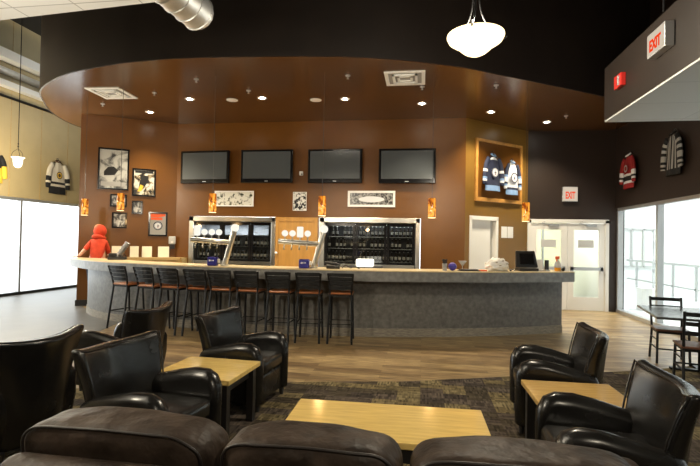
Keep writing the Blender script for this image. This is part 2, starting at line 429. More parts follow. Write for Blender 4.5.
# left wall with glazing
mw = MB().box((XL - .25, -4, 2.58), (XL, 15, HT)).box((XL - .25, -4, 0), (XL, 3.5, 2.58)).box((XL - .25, 13.9, 0), (XL, 15, 2.58))
struct(mw.build('wall_left', M['beige']), 'tall beige panelled wall above the left windows', 'wall')
def glazing(name, x, ys, ztop, label, thick=0.06, frame=M['alu'], sill=None):
    m = MB(); y0, y1 = ys[0], ys[-1]
    m.box((x - thick, y0, ztop - .05), (x + thick, y1, ztop + .03)); 
    for y in ys: m.box((x - thick, y - .035, .08), (x + thick, y + .035, ztop - .05))
    o = struct(m.build(name, frame), label, 'window')
    MB().box((x - thick - .02, y0, 0), (x + thick + .02, y1, 0.08)).build('sill', sill or frame, o)
    for a, b in zip(ys[:-1], ys[1:]): MB().box((x - .006, a + .035, .08), (x + .006, b - .035, ztop - .05)).build('pane', M['glass'], o)
    return o
glazing('window_1', XL, [3.5, 5.4, 7.3, 9.2, 11.1, 13.9], 2.56, 'floor to ceiling window glaring white at the left', sill=M['bplastic'])
# right wall with glazing
mw = MB().box((XR, -4, 2.50), (XR + .2, YD + .2, HT)).box((XR, -4, 0), (XR + .2, 1.6, 2.5))
struct(mw.build('wall_right', M['wall_dark']), 'dark brown wall above the right windows', 'wall')
glazing('window_2', XR + .08, [1.6, 3.75, 5.9, 8.05, 10.22, 12.14], 2.48, 'tall window onto the white rink hall at the right')
# bar room walls
t = 0.15
dl = (LB - LA).normalized(); nl = Vector((-dl.y, dl.x)) * t
struct(MB().prism([tuple(LA), tuple(LB), tuple(LB + nl), tuple(LA + nl)], 0, HS + 0.02).build('wall_bar_left', M['wall'], fix=True), 'brown wall with framed pictures left of the coolers', 'wall')
struct(MB().box((LA.x, LA.y + .085, 0), (LA.x + .12, 15, HS)).build('wall_return', M['wall_dark']))
mw = MB().box((LB.x, YC, 2.14), (RA.x, YC + .15, HS + .02)).box((-0.05, YC, 0), (RA.x, YC + .15, 2.14)).box((LB.x, YC, 0), (-5.66, YC + .15, 2.14)).box((-3.46, YC, 0), (-2.42, YC + .15, 2.14))
struct(mw.build('wall_back', M['wall']), 'brown wall behind the bar carrying the televisions', 'wall')
dr = (RB - RA).normalized(); nr = Vector((-dr.y, dr.x)) * t
L2 = (RB - RA).length
mr_ = Matrix.Translation((RA.x, RA.y, 0)) @ Matrix.Rotation(TH_R, 4, 'Z')
mw = MB().box((0, 0, 2.22), (L2, t, HS + .02), mat=mr_).box((0, 0, 0), (.14, t, 2.22), mat=mr_).box((1.08, 0, 0), (L2, t, 2.22), mat=mr_)
struct(mw.build('wall_bar_right', M['taupe']), 'tan wall with the framed jerseys right of the televisions', 'wall')
mw = MB().box((RB.x - .02, YD, 2.22), (XR + .2, YD + .2, HS + .6)).box((4.44, YD, 0), (XR + .2, YD + .2, 2.22))
struct(mw.build('wall_entrance', M['wall_dark']), 'dark brown wall above the white double doors', 'wall')
# soffit over the bar with curved fascia
sof = catmull([(4.62, 10.55), (3.39, 9.49), (2.18, 8.68), (1.23, 8.07), (0.39, 7.56), (-1.14, 7.04), (-3.47, 6.82), (-4.5, 6.86), (-5.09, 6.95), (-6.06, 7.22), (-6.79, 7.60), (-7.45, 8.10), (-7.95, 8.75), (-8.45, 9.55), (-8.78, 10.5), (-8.85, 11.6)], 5)
poly = [(x + (-2 - x) * .003, y + (13 - y) * .003) for x, y in sof] + [(-8.83, 14.0), (XR + .02, 14.0)]
struct(MB().prism(poly, HS, HS + .1).build('ceiling_soffit', M['soffit'], fix=True), 'glossy brown curved soffit above the bar', 'ceiling')
inn = [(x + (-2 - x) * .004, y + (13 - y) * .004) for x, y in sof]
o = MB().strip(sof, inn, HS, HT); struct(o.build('trim_fascia', M['fascia'], smooth=True, fix=True, ang=30), 'tall dark curved fascia above the soffit edge', 'fascia')
# bulkhead on the right
b = MB().box((1.95, -3.9, 2.965), (XR, 5.5, 3.54)); struct(b.build('ceiling_bulkhead', M['fascia']), 'low dark bulkhead at the upper right', 'ceiling')
struct(MB().box((1.955, -3.9, 2.95), (XR, 5.5, 2.966)).build('ceiling_bulkhead_underside', M['grey_under']))
# white tile ceiling above the camera
o = MB().prism([(-6.6, -3.9), (-2.27, -3.9), (-2.27, 3.66), (-6.6, 4.03)], 3.6, 3.68); struct(o.build('ceiling_tile', M['ctile']), 'white tiled ceiling edge at the upper left', 'ceiling')
# right segment door
d = thing('door_1', 'narrow white door in the tan wall beside the jersey frame', 'door', (RA.x, RA.y, 0), TH_R); d['kind'] = 'structure'
f = MB().box((.14, -.02, 0), (.21, .12, 2.2)).box((1.01, -.02, 0), (1.08, .12, 2.2)).box((.14, -.02, 2.13), (1.08, .12, 2.22)); f.build('door_frame', M['white'], d)
MB().box((.21, .05, .01), (.88, .09, 2.13)).build('door_leaf', M['white'], d); MB().box((.86, .10, 0), (1.03, .12, 2.13)).build('backing', M['rinkgrey'], d)
hb = MB(); hb.tube([(.80, .05, 1.02), (.80, -.01, 1.02), (.70, -.01, 1.02)], .011); hb.build('door_handle', M['steel'], d)
# entrance double door
d = thing('door_2', 'white glazed double doors under the exit sign', 'door', (2.6, YD, 0)); d['kind'] = 'structure'
W2 = 1.82
f = MB().box((-.03, -.03, 0), (.05, .1, 2.2)).box((W2 - .05, -.03, 0), (W2 + .03, .1, 2.2)).box((-.03, -.03, 2.13), (W2 + .03, .1, 2.22)); f.build('door_frame', M['white'], d)
def leaf(x0, x1, hinge):
    l = MB().box((x0, 0, .01), (x0 + .14, .05, 2.12)).box((x1 - .14, 0, .01), (x1, .05, 2.12)).box((x0 + .14, 0, .01), (x1 - .14, .05, .33)).box((x0 + .14, 0, 1.96), (x1 - .14, .05, 2.12)).build('door_leaf', M['white'], d)
    MB().box((x0 + .14, .02, .33), (x1 - .14, .03, 1.96)).build('pane', M['glass'], l)
    bar = MB().box((x0 + .06, -.07, .98), (x1 - .06, -.03, 1.06)).box((x0 + .06, -.07, .97), (x0 + .12, 0, 1.07)).box((x1 - .12, -.07, .97), (x1 - .06, 0, 1.07)); bar.build('push_bar', M['alu'], l)
    c = MB().box(((x0 + x1) / 2 - .02, -.05, 2.04), ((x0 + x1) / 2 + .22, 0, 2.10)); c.tube([((x0 + x1) / 2, -.05, 2.1), ((x0 + x1) / 2 - .2, -.1, 2.12), ((x0 + x1) / 2 - .1, -.02, 2.17)], .01); c.build('door_closer', M['alu'], l)
    MB().box((x0 + .24, .005, 1.53), (x0 + .60, .018, 1.72)).build('sign_plate', M['plate'], l)
    return l
leaf(.05, .905, 0); leaf(.915, 1.77, 1)
h = MB(); 
for zz in (.25, .3): h.tube([(.87, -.01, zz - .06), (.87, -.03, zz)], .012)
# vestibule
struct(MB().box((2.5, YD + 3.2, 0), (XR + .1, YD + 3.3, 3)).box((2.3, YD + .25, 0), (2.4, YD + 3.3, 3)).build('wall_vestibule', M['vest']))
struct(MB().box((2.3, YD + .2, 2.9), (XR + .1, YD + 3.3, 3.0)).build('ceiling_vestibule', M['white']))
struct(MB().box((2.3, YD + .2, -.1), (XR + .1, YD + 3.3, 0)).build('floor_vestibule', M['rinkwall']))
struct(MB().box((4.5, YD + .25, 0), (4.58, YD + 3.2, 2.95)).build('wall_vestibule_side', M['rinkwall']))
struct(MB().box((3.95, YD + 1.6, 0), (4.02, YD + 1.68, 2.9)).box((3.3, YD + 1.6, 0), (3.35, YD + 1.68, 2.9)).build('trim_vestibule', M['alu']))
# rink hall
struct(MB().box((XR + .05, -6, -.1), (24, 26, -.002)).build('floor_rink', M['ice']), 'white ice rink floor beyond the glass', 'floor')
struct(MB().box((XR + .05, 21.5, 0), (24, 21.7, 6.5)).build('wall_rink_end', M['rinkwall']))
struct(MB().box((24, -6, 0), (24.2, 26, 6.5)).box((XR + .05, YD + .21, 0), (XR + .15, 21.5, 6.5)).build('wall_rink_side', M['rinkwall']))
struct(MB().box((XR + .05, -6.2, 0), (24, -6, 6.5)).box((XR + .05, -6, 0), (XR + .1, -4, 6.5)).build('wall_rink_near', M['rinkwall']))
struct(MB().box((XR + .05, -6, 6.5), (24, 26, 6.6)).build('ceiling_rink', M['rinkwall']))
w = MB()
for x in (8.3, 8.75, 9.2, 9.62): w.box((x - .035, 21.42, .72), (x + .035, 21.5, 2.32))
w.box((8.3, 21.42, 2.28), (9.62, 21.5, 2.34)).box((8.3, 21.42, .70), (9.62, 21.5, .76))
struct(w.build('window_3', M['rinkgrey']), 'far panelled window across the rink hall', 'window')
r = thing('dasher_fence', 'low white railing along the ice beyond the right window', 'railing', (8.0, 0, 0))
for y in [y * 1.3 + 1.0 for y in range(0, 15)]: MB().box((-.03, y - .03, 0), (.03, y + .03, 1.04)).build('post', M['rinkgrey'], r)
MB().box((-.04, .9, 1.0), (.04, 20.0, 1.07)).build('top_rail', M['rinkgrey'], r); MB().box((-.03, .9, .30), (.03, 20.0, .35)).build('bottom_rail', M['rinkgrey'], r)
MB().box((-.008, .95, .35), (.008, 19.9, 1.0)).build('glass_panel', M['glass'], r)
c = thing('white_bin', 'small white box on the rink floor just behind the right window', 'bin', (5.55, 12.8, 0))
MB().box((-.16, -.16, 0), (.16, .16, .5)).build('body', M['white'], c, bevel=.01); MB().box((-.17, -.17, .5), (.17, .17, .55)).build('lid', M['white'], c, bevel=.01)
c = thing('metal_rack', 'tall pale metal rack standing on the ice behind the railing', 'rack', (10.2, 16.6, 0))
for sx in (-.22, .22): MB().tube([(sx, 0, 0), (sx, 0, 1.15)], .035).build('post', M['rinkgrey'], c)
for z in (.3, .6, .9, 1.12): MB().tube([(-.22, 0, z), (.22, 0, z)], .02).build('rung', M['rinkgrey'], c)
# outside the left windows: white ground added so the panes glare
struct(MB().box((-60, -40, -.3), (XL - .3, 60, -.02)).build('ground', M['glare_ground']), 'white ground added outside the left windows', 'ground')
struct(MB().prism([(LA.x - .02, LA.y - .02), (LA.x + .2, LA.y + .10), (LA.x + .2, LA.y + .45), (LA.x - .05, LA.y + .45)], 0, .14).build('baseboard_left', M['bplastic'], fix=True))
# beams / pipes high on the left wall
def run(name, label, cat, z, x, r, mat, flat=False):
    o = MB()
    if flat: o.box((x - r, 2, z - r * .7), (x + r, 14.8, z + r * .7))
    else: o.tube([(x, 2, z), (x, 14.8, z)], r, 10)
    return tag(o.build(name, mat, smooth=not flat), label, cat)
run('light_strip', 'upper white beam running high along the left wall', 'beam', 6.15, XL + 0.1610, .16, M['white'], True)
run('wall_beam', 'lower white beam on the beige left wall', 'beam', 5.45, XL + 0.1010, .10, M['white'], True)
run('duct_pipe', 'grey pipe between the two white beams at far left', 'pipe', 5.78, XL + 0.0910, .09, M['duct'])
run('conduit', 'thin dark conduit along the beige wall under the beams', 'pipe', 5.16, XL + 0.0360, .035, M['bmetal'])
tr = MB()
for y in (10.75, 11.75, 12.75): tr.box((XL, y - .008, 2.6), (XL + .006, y + .008, HT))
struct(tr.build('trim_panel_joints', M['ledge']))

# ------------------------------------------------------------------ bar
CX, CY = -2.53, 17.95
def arc(Rr, x0, x1, n=22):
    return [(CX + Rr * math.sin(a), CY - Rr * math.cos(a)) for a in [math.asin((x0 - CX) / Rr) + (math.asin((x1 - CX) / Rr) - math.asin((x0 - CX) / Rr)) * i / (n - 1) for i in range(n)]]
body_o = arc(10.22, 2.52, -4.9) + catmull([(-5.35, 8.02), (-5.95, 8.2), (-6.45, 8.5), (-6.75, 8.75), (-6.93, 8.93), (-7.05, 9.08), (-7.1, 9.16)], 4)
body_o = body_o[:22] + [p for p in body_o[22:]]
def inset(path, d):
    out = []
    for i, p in enumerate(path):
        a = Vector(path[max(i - 1, 0)]); c = Vector(path[min(i + 1, len(path) - 1)])
        t_ = (c - a).normalized(); n_ = Vector((t_.y, -t_.x))
        out.append((p[0] + n_.x * d, p[1] + n_.y * d))
    return out
bar = thing('bar_counter', 'long curved grey bar counter in the middle of the room', 'bar counter')
ext = inset(body_o, .10)
MB().strip(body_o, ext, .14, .96).build('front_panel', M['bar'], bar, smooth=True, fix=True, ang=40)
MB().strip(inset(body_o, -.015), inset(body_o, .09), 0, .14).build('baseboard', M['barbase'], bar, smooth=True, fix=True, ang=40)
MB().box((-.05, 0, .0), (.0, .0, .0)) 
slab_o = arc(10.60, 2.62, -4.4) + catmull([(-4.9, 7.70), (-5.6, 7.86), (-6.3, 8.18), (-6.95, 8.62), (-7.3, 8.9), (-7.5, 9.08), (-7.57, 9.17)], 4)
slab_i = arc(9.92, 2.35, -4.4) + catmull([(-4.75, 8.38), (-5.3, 8.5), (-5.8, 8.68), (-6.25, 8.9), (-6.7, 9.1), (-7.1, 9.2), (-7.45, 9.24)], 4)
MB().strip(slab_o, slab_i, .955, 1.115).build('counter_edge', M['slab'], bar, smooth=True, fix=True, ang=40)
MB().strip(inset(slab_o, -.004), slab_i, 1.115, 1.13).build('counter_top', M['bartop'], bar, smooth=True, fix=True, ang=40)
e = MB(); a_ = body_o[0]; e.box((a_[0] - .55, a_[1] - .02, 0), (a_[0] - .02, a_[1] + .5, .955), mat=Matrix.Identity(4)); 
e = MB(); dv = Vector((a_[0] - CX, a_[1] - CY)).normalized(); tv = Vector((-dv.y, dv.x))
p0 = Vector(a_); p1 = p0 - dv * .62; q = .03
e.prism([tuple(p0 - tv * .10), tuple(p0), tuple(p1), tuple(p1 - tv * .10)], 0, .955); e.build('end_panel', M['bar'], bar, fix=True)
MB().strip(arc(9.70, 2.2, -5.2), arc(9.66, 2.2, -5.2), .1, .955).build('rear_panel', M['blackwood'], bar, fix=True)

# back ledge with menu cards along the left bar wall
lg = thing('back_ledge', 'tan wooden ledge below the framed pictures', 'counter', on_left(0, 0), TH_L)
def ledge_poly(off, back):
    n_ = Vector((dl.y, -dl.x)); a1 = LA + dl * .69; c1 = LB + n_ * 0
    p_ = [a1 + n_ * back, LB + Vector((.0, -back * 1.1)), Vector((-5.69, YC - back)), Vector((-5.69, YC - off)), LB + n_ * off + dl * off * .27, a1 + n_ * off]
    inv = lg.matrix_basis.inverted()
    return [tuple((inv @ Vector((q.x, q.y, 0)))[:2]) for q in p_]
MB().prism(ledge_poly(.30, .012), 1.06, 1.12).build('ledge_top', M['ledge'], lg, fix=True); MB().prism(ledge_poly(.27, .02), 0, 1.06).build('cabinet_front', M['ledge'], lg, fix=True)
cards = [(.80, .21, 'cream card leaning behind the black caddy'), (1.175, .19, 'second cream card from the left on the tan ledge'), (1.45, .22, 'third cream card from the left on the tan ledge'), (1.82, .25, 'rightmost cream card on the tan ledge')]
for s, w_, lab in cards:
    o = MB().box((-w_ / 2, -.004, 0), (w_ / 2, .004, .262)); o = o.build('menu_card', M['offwhite']); tag(o, lab, 'card', 'cream cards on the ledge')
    o.location = on_left(s, 1.121, .10); o.rotation_euler = (R(-12), 0, TH_L)

# ------------------------------------------------------------------ coolers and panel behind bar
def cooler(name, label, x0, x1, zt, divs, zsh, liner, watts):
    t_ = thing(name, label, 'cooler', ((x0 + x1) / 2, YC, 0)); w_ = (x1 - x0) / 2
    fr = MB().box((-w_, -.04, 0), (-w_ + .13, .1, zt)).box((w_ - .10, -.04, 0), (w_, .1, zt)).box((-w_, -.04, zt - .12), (w_, .1, zt)); fr.build('steel_surround', M['steel'], t_, bevel=.012)
    iw = w_ - .12
    c = MB().box((-iw, .62, .1), (iw, .66, zt - .12)).box((-iw - .02, .1, .1), (-iw, .66, zt - .12)).box((iw, .1, .1), (iw + .02, .66, zt - .12)).box((-iw, .1, zt - .13), (iw, .66, zt - .11)).box((-iw, .02, 0), (iw, .66, .12)); c.build('cabinet', liner, t_)
    lt = MB().box((-iw + .05, .12, zt - .155), (iw - .05, .15, zt - .135)).build('light_tube', M['white'], t_)
    light('lamp', 'AREA', (0, .17, zt - .16), watts, (.92, .97, 1.0), t_, shape='RECTANGLE', size=2 * iw - .2, size_y=.04)
    for z in zsh: MB().box((-iw, .14, z - .012), (iw, .6, z)).build('shelf', M['steel'], t_)
    MB().box((-iw, .0, .985), (iw, .03, 1.06)).build('rail', M['steel'], t_)
    xs = [-iw] + [v - (x0 + x1) / 2 for v in divs] + [iw]
    for a, b in zip(xs[:-1], xs[1:]):
        d_ = MB().box((a + .004, .03, 1.06), (a + .06, .08, zt - .13)).box((b - .06, .03, 1.06), (b - .004, .08, zt - .13)).box((a + .06, .03, zt - .20), (b - .06, .08, zt - .13)).box((a + .06, .03, 1.06), (b - .06, .08, 1.10)).build('door', M['gloss_black'], t_)
        MB().box((a + .06, .05, 1.10), (b - .06, .058, zt - .20)).build('pane', M['glass_dark'], d_)
        l_ = MB().box((a + .004, .03, .14), (b - .004, .08, .98)).build('door', M['gloss_black'], t_)
    return t_
SH = (1.12, 1.42, 1.70)
cooler('bottle_cooler', 'left steel framed cooler with three glass doors behind the taps', -5.66, -3.47, 2.13, (-4.83, -4.10), SH, M['cool_lit'], 45)
cooler('bottle_cooler', 'right steel framed cooler with three glass doors of bottles', -2.40, -.06, 2.14, (-1.55, -.82), SH, M['cool_in'], 7)
bt = MB().lathe([(.028, 0), (.031, .01), (.031, .05), (.0315, .055), (.0315, .115), (.031, .12), (.030, .15), (.013, .19), (.012, .225), (.014, .228), (.014, .24)], 10, [0, 0, 0, 1, 1, 0, 0, 0, 1, 1])
b0 = bt.build('bottle', [M['bottle'], M['label_w']], smooth=True)
first = True
for ci, (x0, x1, lab, grp) in enumerate([(-5.45, -3.68, 'small dark bottle on the shelves of the left cooler', 'bottles in the left cooler'), (-2.2, -.24, 'small dark bottle on the shelves of the right cooler', 'bottles in the right cooler')]):
    for z in SH:
        n = 22 if ci else 19
        if ci == 0 and z > 1.5: continue
        for k in range(n):
            if random.random() < .12: continue
            o = b0 if first else b0.copy()
            if not first: COL.objects.link(o)
            first = False
            o.location = (x0 + (x1 - x0) * k / (n - 1) + random.uniform(-.006, .006), YC + .20, z + .001); tag(o, lab, 'bottle', grp)
pn = thing('plywood_door', 'honey coloured plywood door between the two coolers', 'door', (-2.94, YC, 0))
MB().box((-.515, -.05, 0), (.515, -.002, 2.13)).build('panel', M['ply'], pn); MB().box((-.50, -.065, 2.03), (.50, -.05, 2.07)).box((-.50, -.065, .1), (-.44, -.05, 2.03)).box((.44, -.065, .1), (.50, -.05, 2.03)).build('face_frame', M['ply'], pn)
hb = MB(); hb.tube([(-.47, -.05, 1.28), (-.47, -.09, 1.28)], .012).ball((-.47, -.10, 1.28), .035); hb.build('knob', M['white'], pn, smooth=True)

# ------------------------------------------------------------------ TVs
def tv(x, z, label, rz=0, w_=1.28, h_=.79):
    t_ = thing('wall_television', label, 'television', (x, YC - .12, z), rz, 'televisions above the coolers')
    MB().box((-w_ / 2, -.02, -h_ / 2), (w_ / 2, .05, h_ / 2)).build('bezel', M['gloss_black'], t_, bevel=.012)
    MB().box((-w_ / 2 + .055, -.024, -h_ / 2 + .10), (w_ / 2 - .055, -.019, h_ / 2 - .05)).build('screen', M['screen'], t_)
    MB().box((-.2, .05, -.15), (.2, .12, .15)).build('wall_bracket', M['bmetal'], t_)
    MB().box((-.04, -.0245, -h_ / 2 + .035), (.04, -.0195, -h_ / 2 + .05)).build('logo_strip', M['alu'], t_)
    return t_
tv(-5.24, 3.32, 'leftmost wall television, turned slightly to the left', R(-4))
tv(-3.68, 3.33, 'second television from the left, above the plywood door edge')
tv(-2.035, 3.325, 'third television from the left, above the white framed print')
tv(-.375, 3.315, 'rightmost television, beside the framed jerseys')

# ------------------------------------------------------------------ wall art
def ring(mb, R0, R1, y, mi, n=28, c=(0, 0)):
    vs = [(c[0] + R0 * math.cos(2 * PI * i / n), y, c[1] + R0 * math.sin(2 * PI * i / n)) for i in range(n)] + [(c[0] + R1 * math.cos(2 * PI * i / n), y, c[1] + R1 * math.sin(2 * PI * i / n)) for i in range(n)]
    mb.add(vs, [(i, (i + 1) % n, n + (i + 1) % n, n + i) for i in range(n)], mi)
def disc(mb, Rr, y, mi, n=28, c=(0, 0)):
    mb.add([(c[0] + Rr * math.cos(2 * PI * i / n), y, c[1] + Rr * math.sin(2 * PI * i / n)) for i in range(n)], [tuple(range(n))], mi)
def emblem(parent, Rr, y, name='emblem', cz=0, cx=0, mats=None):
    """round club crest: ring, leaf and upward jet silhouette"""
    e = MB(); ring(e, Rr, Rr * .80, y - .001, 1, c=(cx, cz)); disc(e, Rr, y, 0, c=(cx, cz)); ring(e, Rr * .74, Rr * .68, y - .001, 1, c=(cx, cz))
    s_ = Rr * .5
    e.add([(cx - .55 * s_, y - .002, cz - .2 * s_), (cx - .1 * s_, y - .002, cz + .1 * s_), (cx, y - .002, cz + s_), (cx + .15 * s_, y - .002, cz + .15 * s_), (cx + .8 * s_, y - .002, cz - .1 * s_), (cx + .2 * s_, y - .002, cz - .3 * s_), (cx + .15 * s_, y - .002, cz - .8 * s_), (cx - .1 * s_, y - .002, cz - .3 * s_)], [tuple(range(8))], 1)
    e.add([(cx - .25 * s_, y - .0025, cz - .7 * s_), (cx, y - .0025, cz - .35 * s_), (cx + .3 * s_, y - .0025, cz - .65 * s_), (cx + .05 * s_, y - .0025, cz - 1.0 * s_)], [(0, 1, 2, 3)], 2)
    return e.build(name, mats or [M['jwhite'], M['navy'], M['jred']], parent)
def picture(label, loc, rz, w_, h_, art, fw=.035, frame=None, name='framed_picture', cat='picture', mat_border=0.0, group=None):
    t_ = thing(name, label, cat, loc, rz, group)
    f = MB().box((-w_ / 2, -.03, -h_ / 2), (-w_ / 2 + fw, -.002, h_ / 2)).box((w_ / 2 - fw, -.03, -h_ / 2), (w_ / 2, -.002, h_ / 2)).box((-w_ / 2 + fw, -.03, -h_ / 2), (w_ / 2 - fw, -.002, -h_ / 2 + fw)).box((-w_ / 2 + fw, -.03, h_ / 2 - fw), (w_ / 2 - fw, -.002, h_ / 2)); f.build('frame', frame or M['gloss_black'], t_)
    q = fw
    if mat_border:
        MB().box((-w_ / 2 + q, -.016, -h_ / 2 + q), (w_ / 2 - q, -.004, h_ / 2 - q)).build('mount', M['paper'], t_); q += mat_border
        MB().box((-w_ / 2 + q, -.018, -h_ / 2 + q), (w_ / 2 - q, -.0165, h_ / 2 - q)).build('print', art, t_)
    else:
        MB().box((-w_ / 2 + q, -.016, -h_ / 2 + q), (w_ / 2 - q, -.004, h_ / 2 - q)).build('print', art, t_)
    return t_
A1 = photo_mat('print_rink_photo', (0.05, 0.05, 0.05), (0.46, 0.46, 0.43), 4.5, (0.36, 0.52))
A2 = photo_mat('print_player_photo', (0.02, 0.02, 0.02), (0.62, 0.61, 0.55), 6.0, (0.40, 0.52), (0.24, 0.19, 0.11))
A3 = photo_mat('print_small_photo', (0.03, 0.03, 0.03), (0.50, 0.48, 0.45), 12.0)
A4 = photo_mat('print_small_dark_photo', (0.03, 0.03, 0.03), (0.55, 0.55, 0.52), 10.0)
A5 = photo_mat('print_team_strip', (0.05, 0.06, 0.04), (0.70, 0.70, 0.64), 13.0, (0.36, 0.48))
A6 = photo_mat('print_ornament', (0.02, 0.02, 0.02), (0.75, 0.75, 0.72), 16.0, (0.46, 0.53))
A7 = photo_mat('print_stadium', (0.03, 0.03, 0.03), (0.34, 0.34, 0.33), 22.0, (0.42, 0.6))
p = picture('largest framed black and white photo, top left of the picture group', on_left(.69, 3.18), TH_L, .655, .97, A1)
s_ = MB(); s_.box((-.26, -.0185, -.40), (.26, -.0165, -.30), 0); s_.add([(-.2, -.0185, -.16), (.02, -.0185, -.14), (.10, -.0185, -.02), (.0, -.0185, .06), (-.12, -.0185, .04), (-.2, -.0185, -.06)], [tuple(range(6))], 1); s_.box((.155, -.0185, -.3), (.165, -.0165, .43), 1); s_.build('print_figure', [M['jgrey'], M['jblack']], p)
p = picture('framed photo of a hockey player in black and yellow beside the largest picture', on_left(1.35, 2.905), TH_L, .515, .66, A2)
s_ = MB(); s_.add([(-.12, -.0185, -.20), (-.02, -.0185, -.16), (.08, -.0185, .02), (.10, -.0185, .16), (-.02, -.0185, .18), (-.10, -.0185, .02)], [tuple(range(6))], 0); s_.add([(-.14, -.019, -.22), (-.05, -.019, -.2), (-.01, -.019, -.08), (-.08, -.019, -.05)], [(0, 1, 2, 3)], 1); s_.box((-.2, -.0187, .225), (.2, -.0165, .285), 0); s_.build('print_figure', [M['jblack'], M['jgold']], p)
picture('small landscape picture half hidden behind an amber pendant', on_left(.81, 2.445), TH_L, .355, .30, A3)
picture('smallest framed picture, under the hockey player photo', on_left(1.215, 2.305), TH_L, .235, .315, A4)
picture('small framed portrait below the amber pendant, lowest on the left', on_left(.84, 1.985), TH_L, .315, .37, A4)
p = picture('framed poster with a round crest and a red top, right of the group', on_left(1.68, 1.92), TH_L, .425, .585, M['jgrey'])
emblem(p, .105, -.0165, 'crest', cz=-.04)
s_ = MB().add([(-.165, -.018, .17), (-.165, -.018, .25), (.165, -.018, .25), (.165, -.018, .20), (.0, -.018, .16)], [tuple(range(5))], 0); s_.box((-.16, -.0175, .10), (.1, -.0165, .155), 0); s_.build('red_banner', M['orangep'], p)
# over the coolers
picture('long white bordered print of small figures above the left cooler', (-4.52, YC, 2.568), 0, .99, .372, A5, .03, M['paper'], 'wall_print', 'print')
picture('small black and white ornament print above the plywood door', (-2.885, YC, 2.51), 0, .33, .44, A6, .012, M['paper'], 'wall_print', 'print')
p = picture('white framed arena print above the right cooler', (-1.185, YC, 2.575), 0, 1.10, .372, A7, .05, M['paper'], 'wall_print', 'print')
s_ = MB(); s_.add([(.30 * math.cos(2 * PI * i / 24), -.0185, -.01 + .07 * math.sin(2 * PI * i / 24)) for i in range(24)], [tuple(range(24))]); s_.build('arena_oval', M['jwhite'], p)
t_ = thing('wall_sensor', 'tiny pale sensor on the wall between the second and third televisions', 'sensor', (-2.86, YC, 3.17)); MB().box((-.045, -.05, -.05), (.045, -.001, .05)).build('housing', M['white'], t_, bevel=.015); MB().ball((.02, -.055, -.02), .018).build('lens', M['bplastic'], t_, smooth=True)
# notices on right segment
tag(place(MB().box((-.21, -.006, -.135), (-.01, -.001, .135)).box((.01, -.006, -.135), (.21, -.006 + .005, .135)).build('paper_notice', M['paper']), on_right(1.41, 1.87), TH_R), 'white paper notice pinned on the tan wall beside the doors', 'notice')
# thermostat
t_ = thing('wall_dispenser', 'small grey wall dispenser left of the left cooler', 'dispenser', on_left(2.03, 1.46), TH_L)
MB().box((-.10, -.10, -.02), (.06, -.002, .17)).build('cover', M['rinkgrey'], t_, bevel=.02); MB().box((-.07, -.09, -.14), (.04, -.002, -.02)).build('reservoir', M['bplastic'], t_, bevel=.01); MB().box((-.05, -.107, .0), (.0, -.10, .05)).build('button', M['white'], t_)

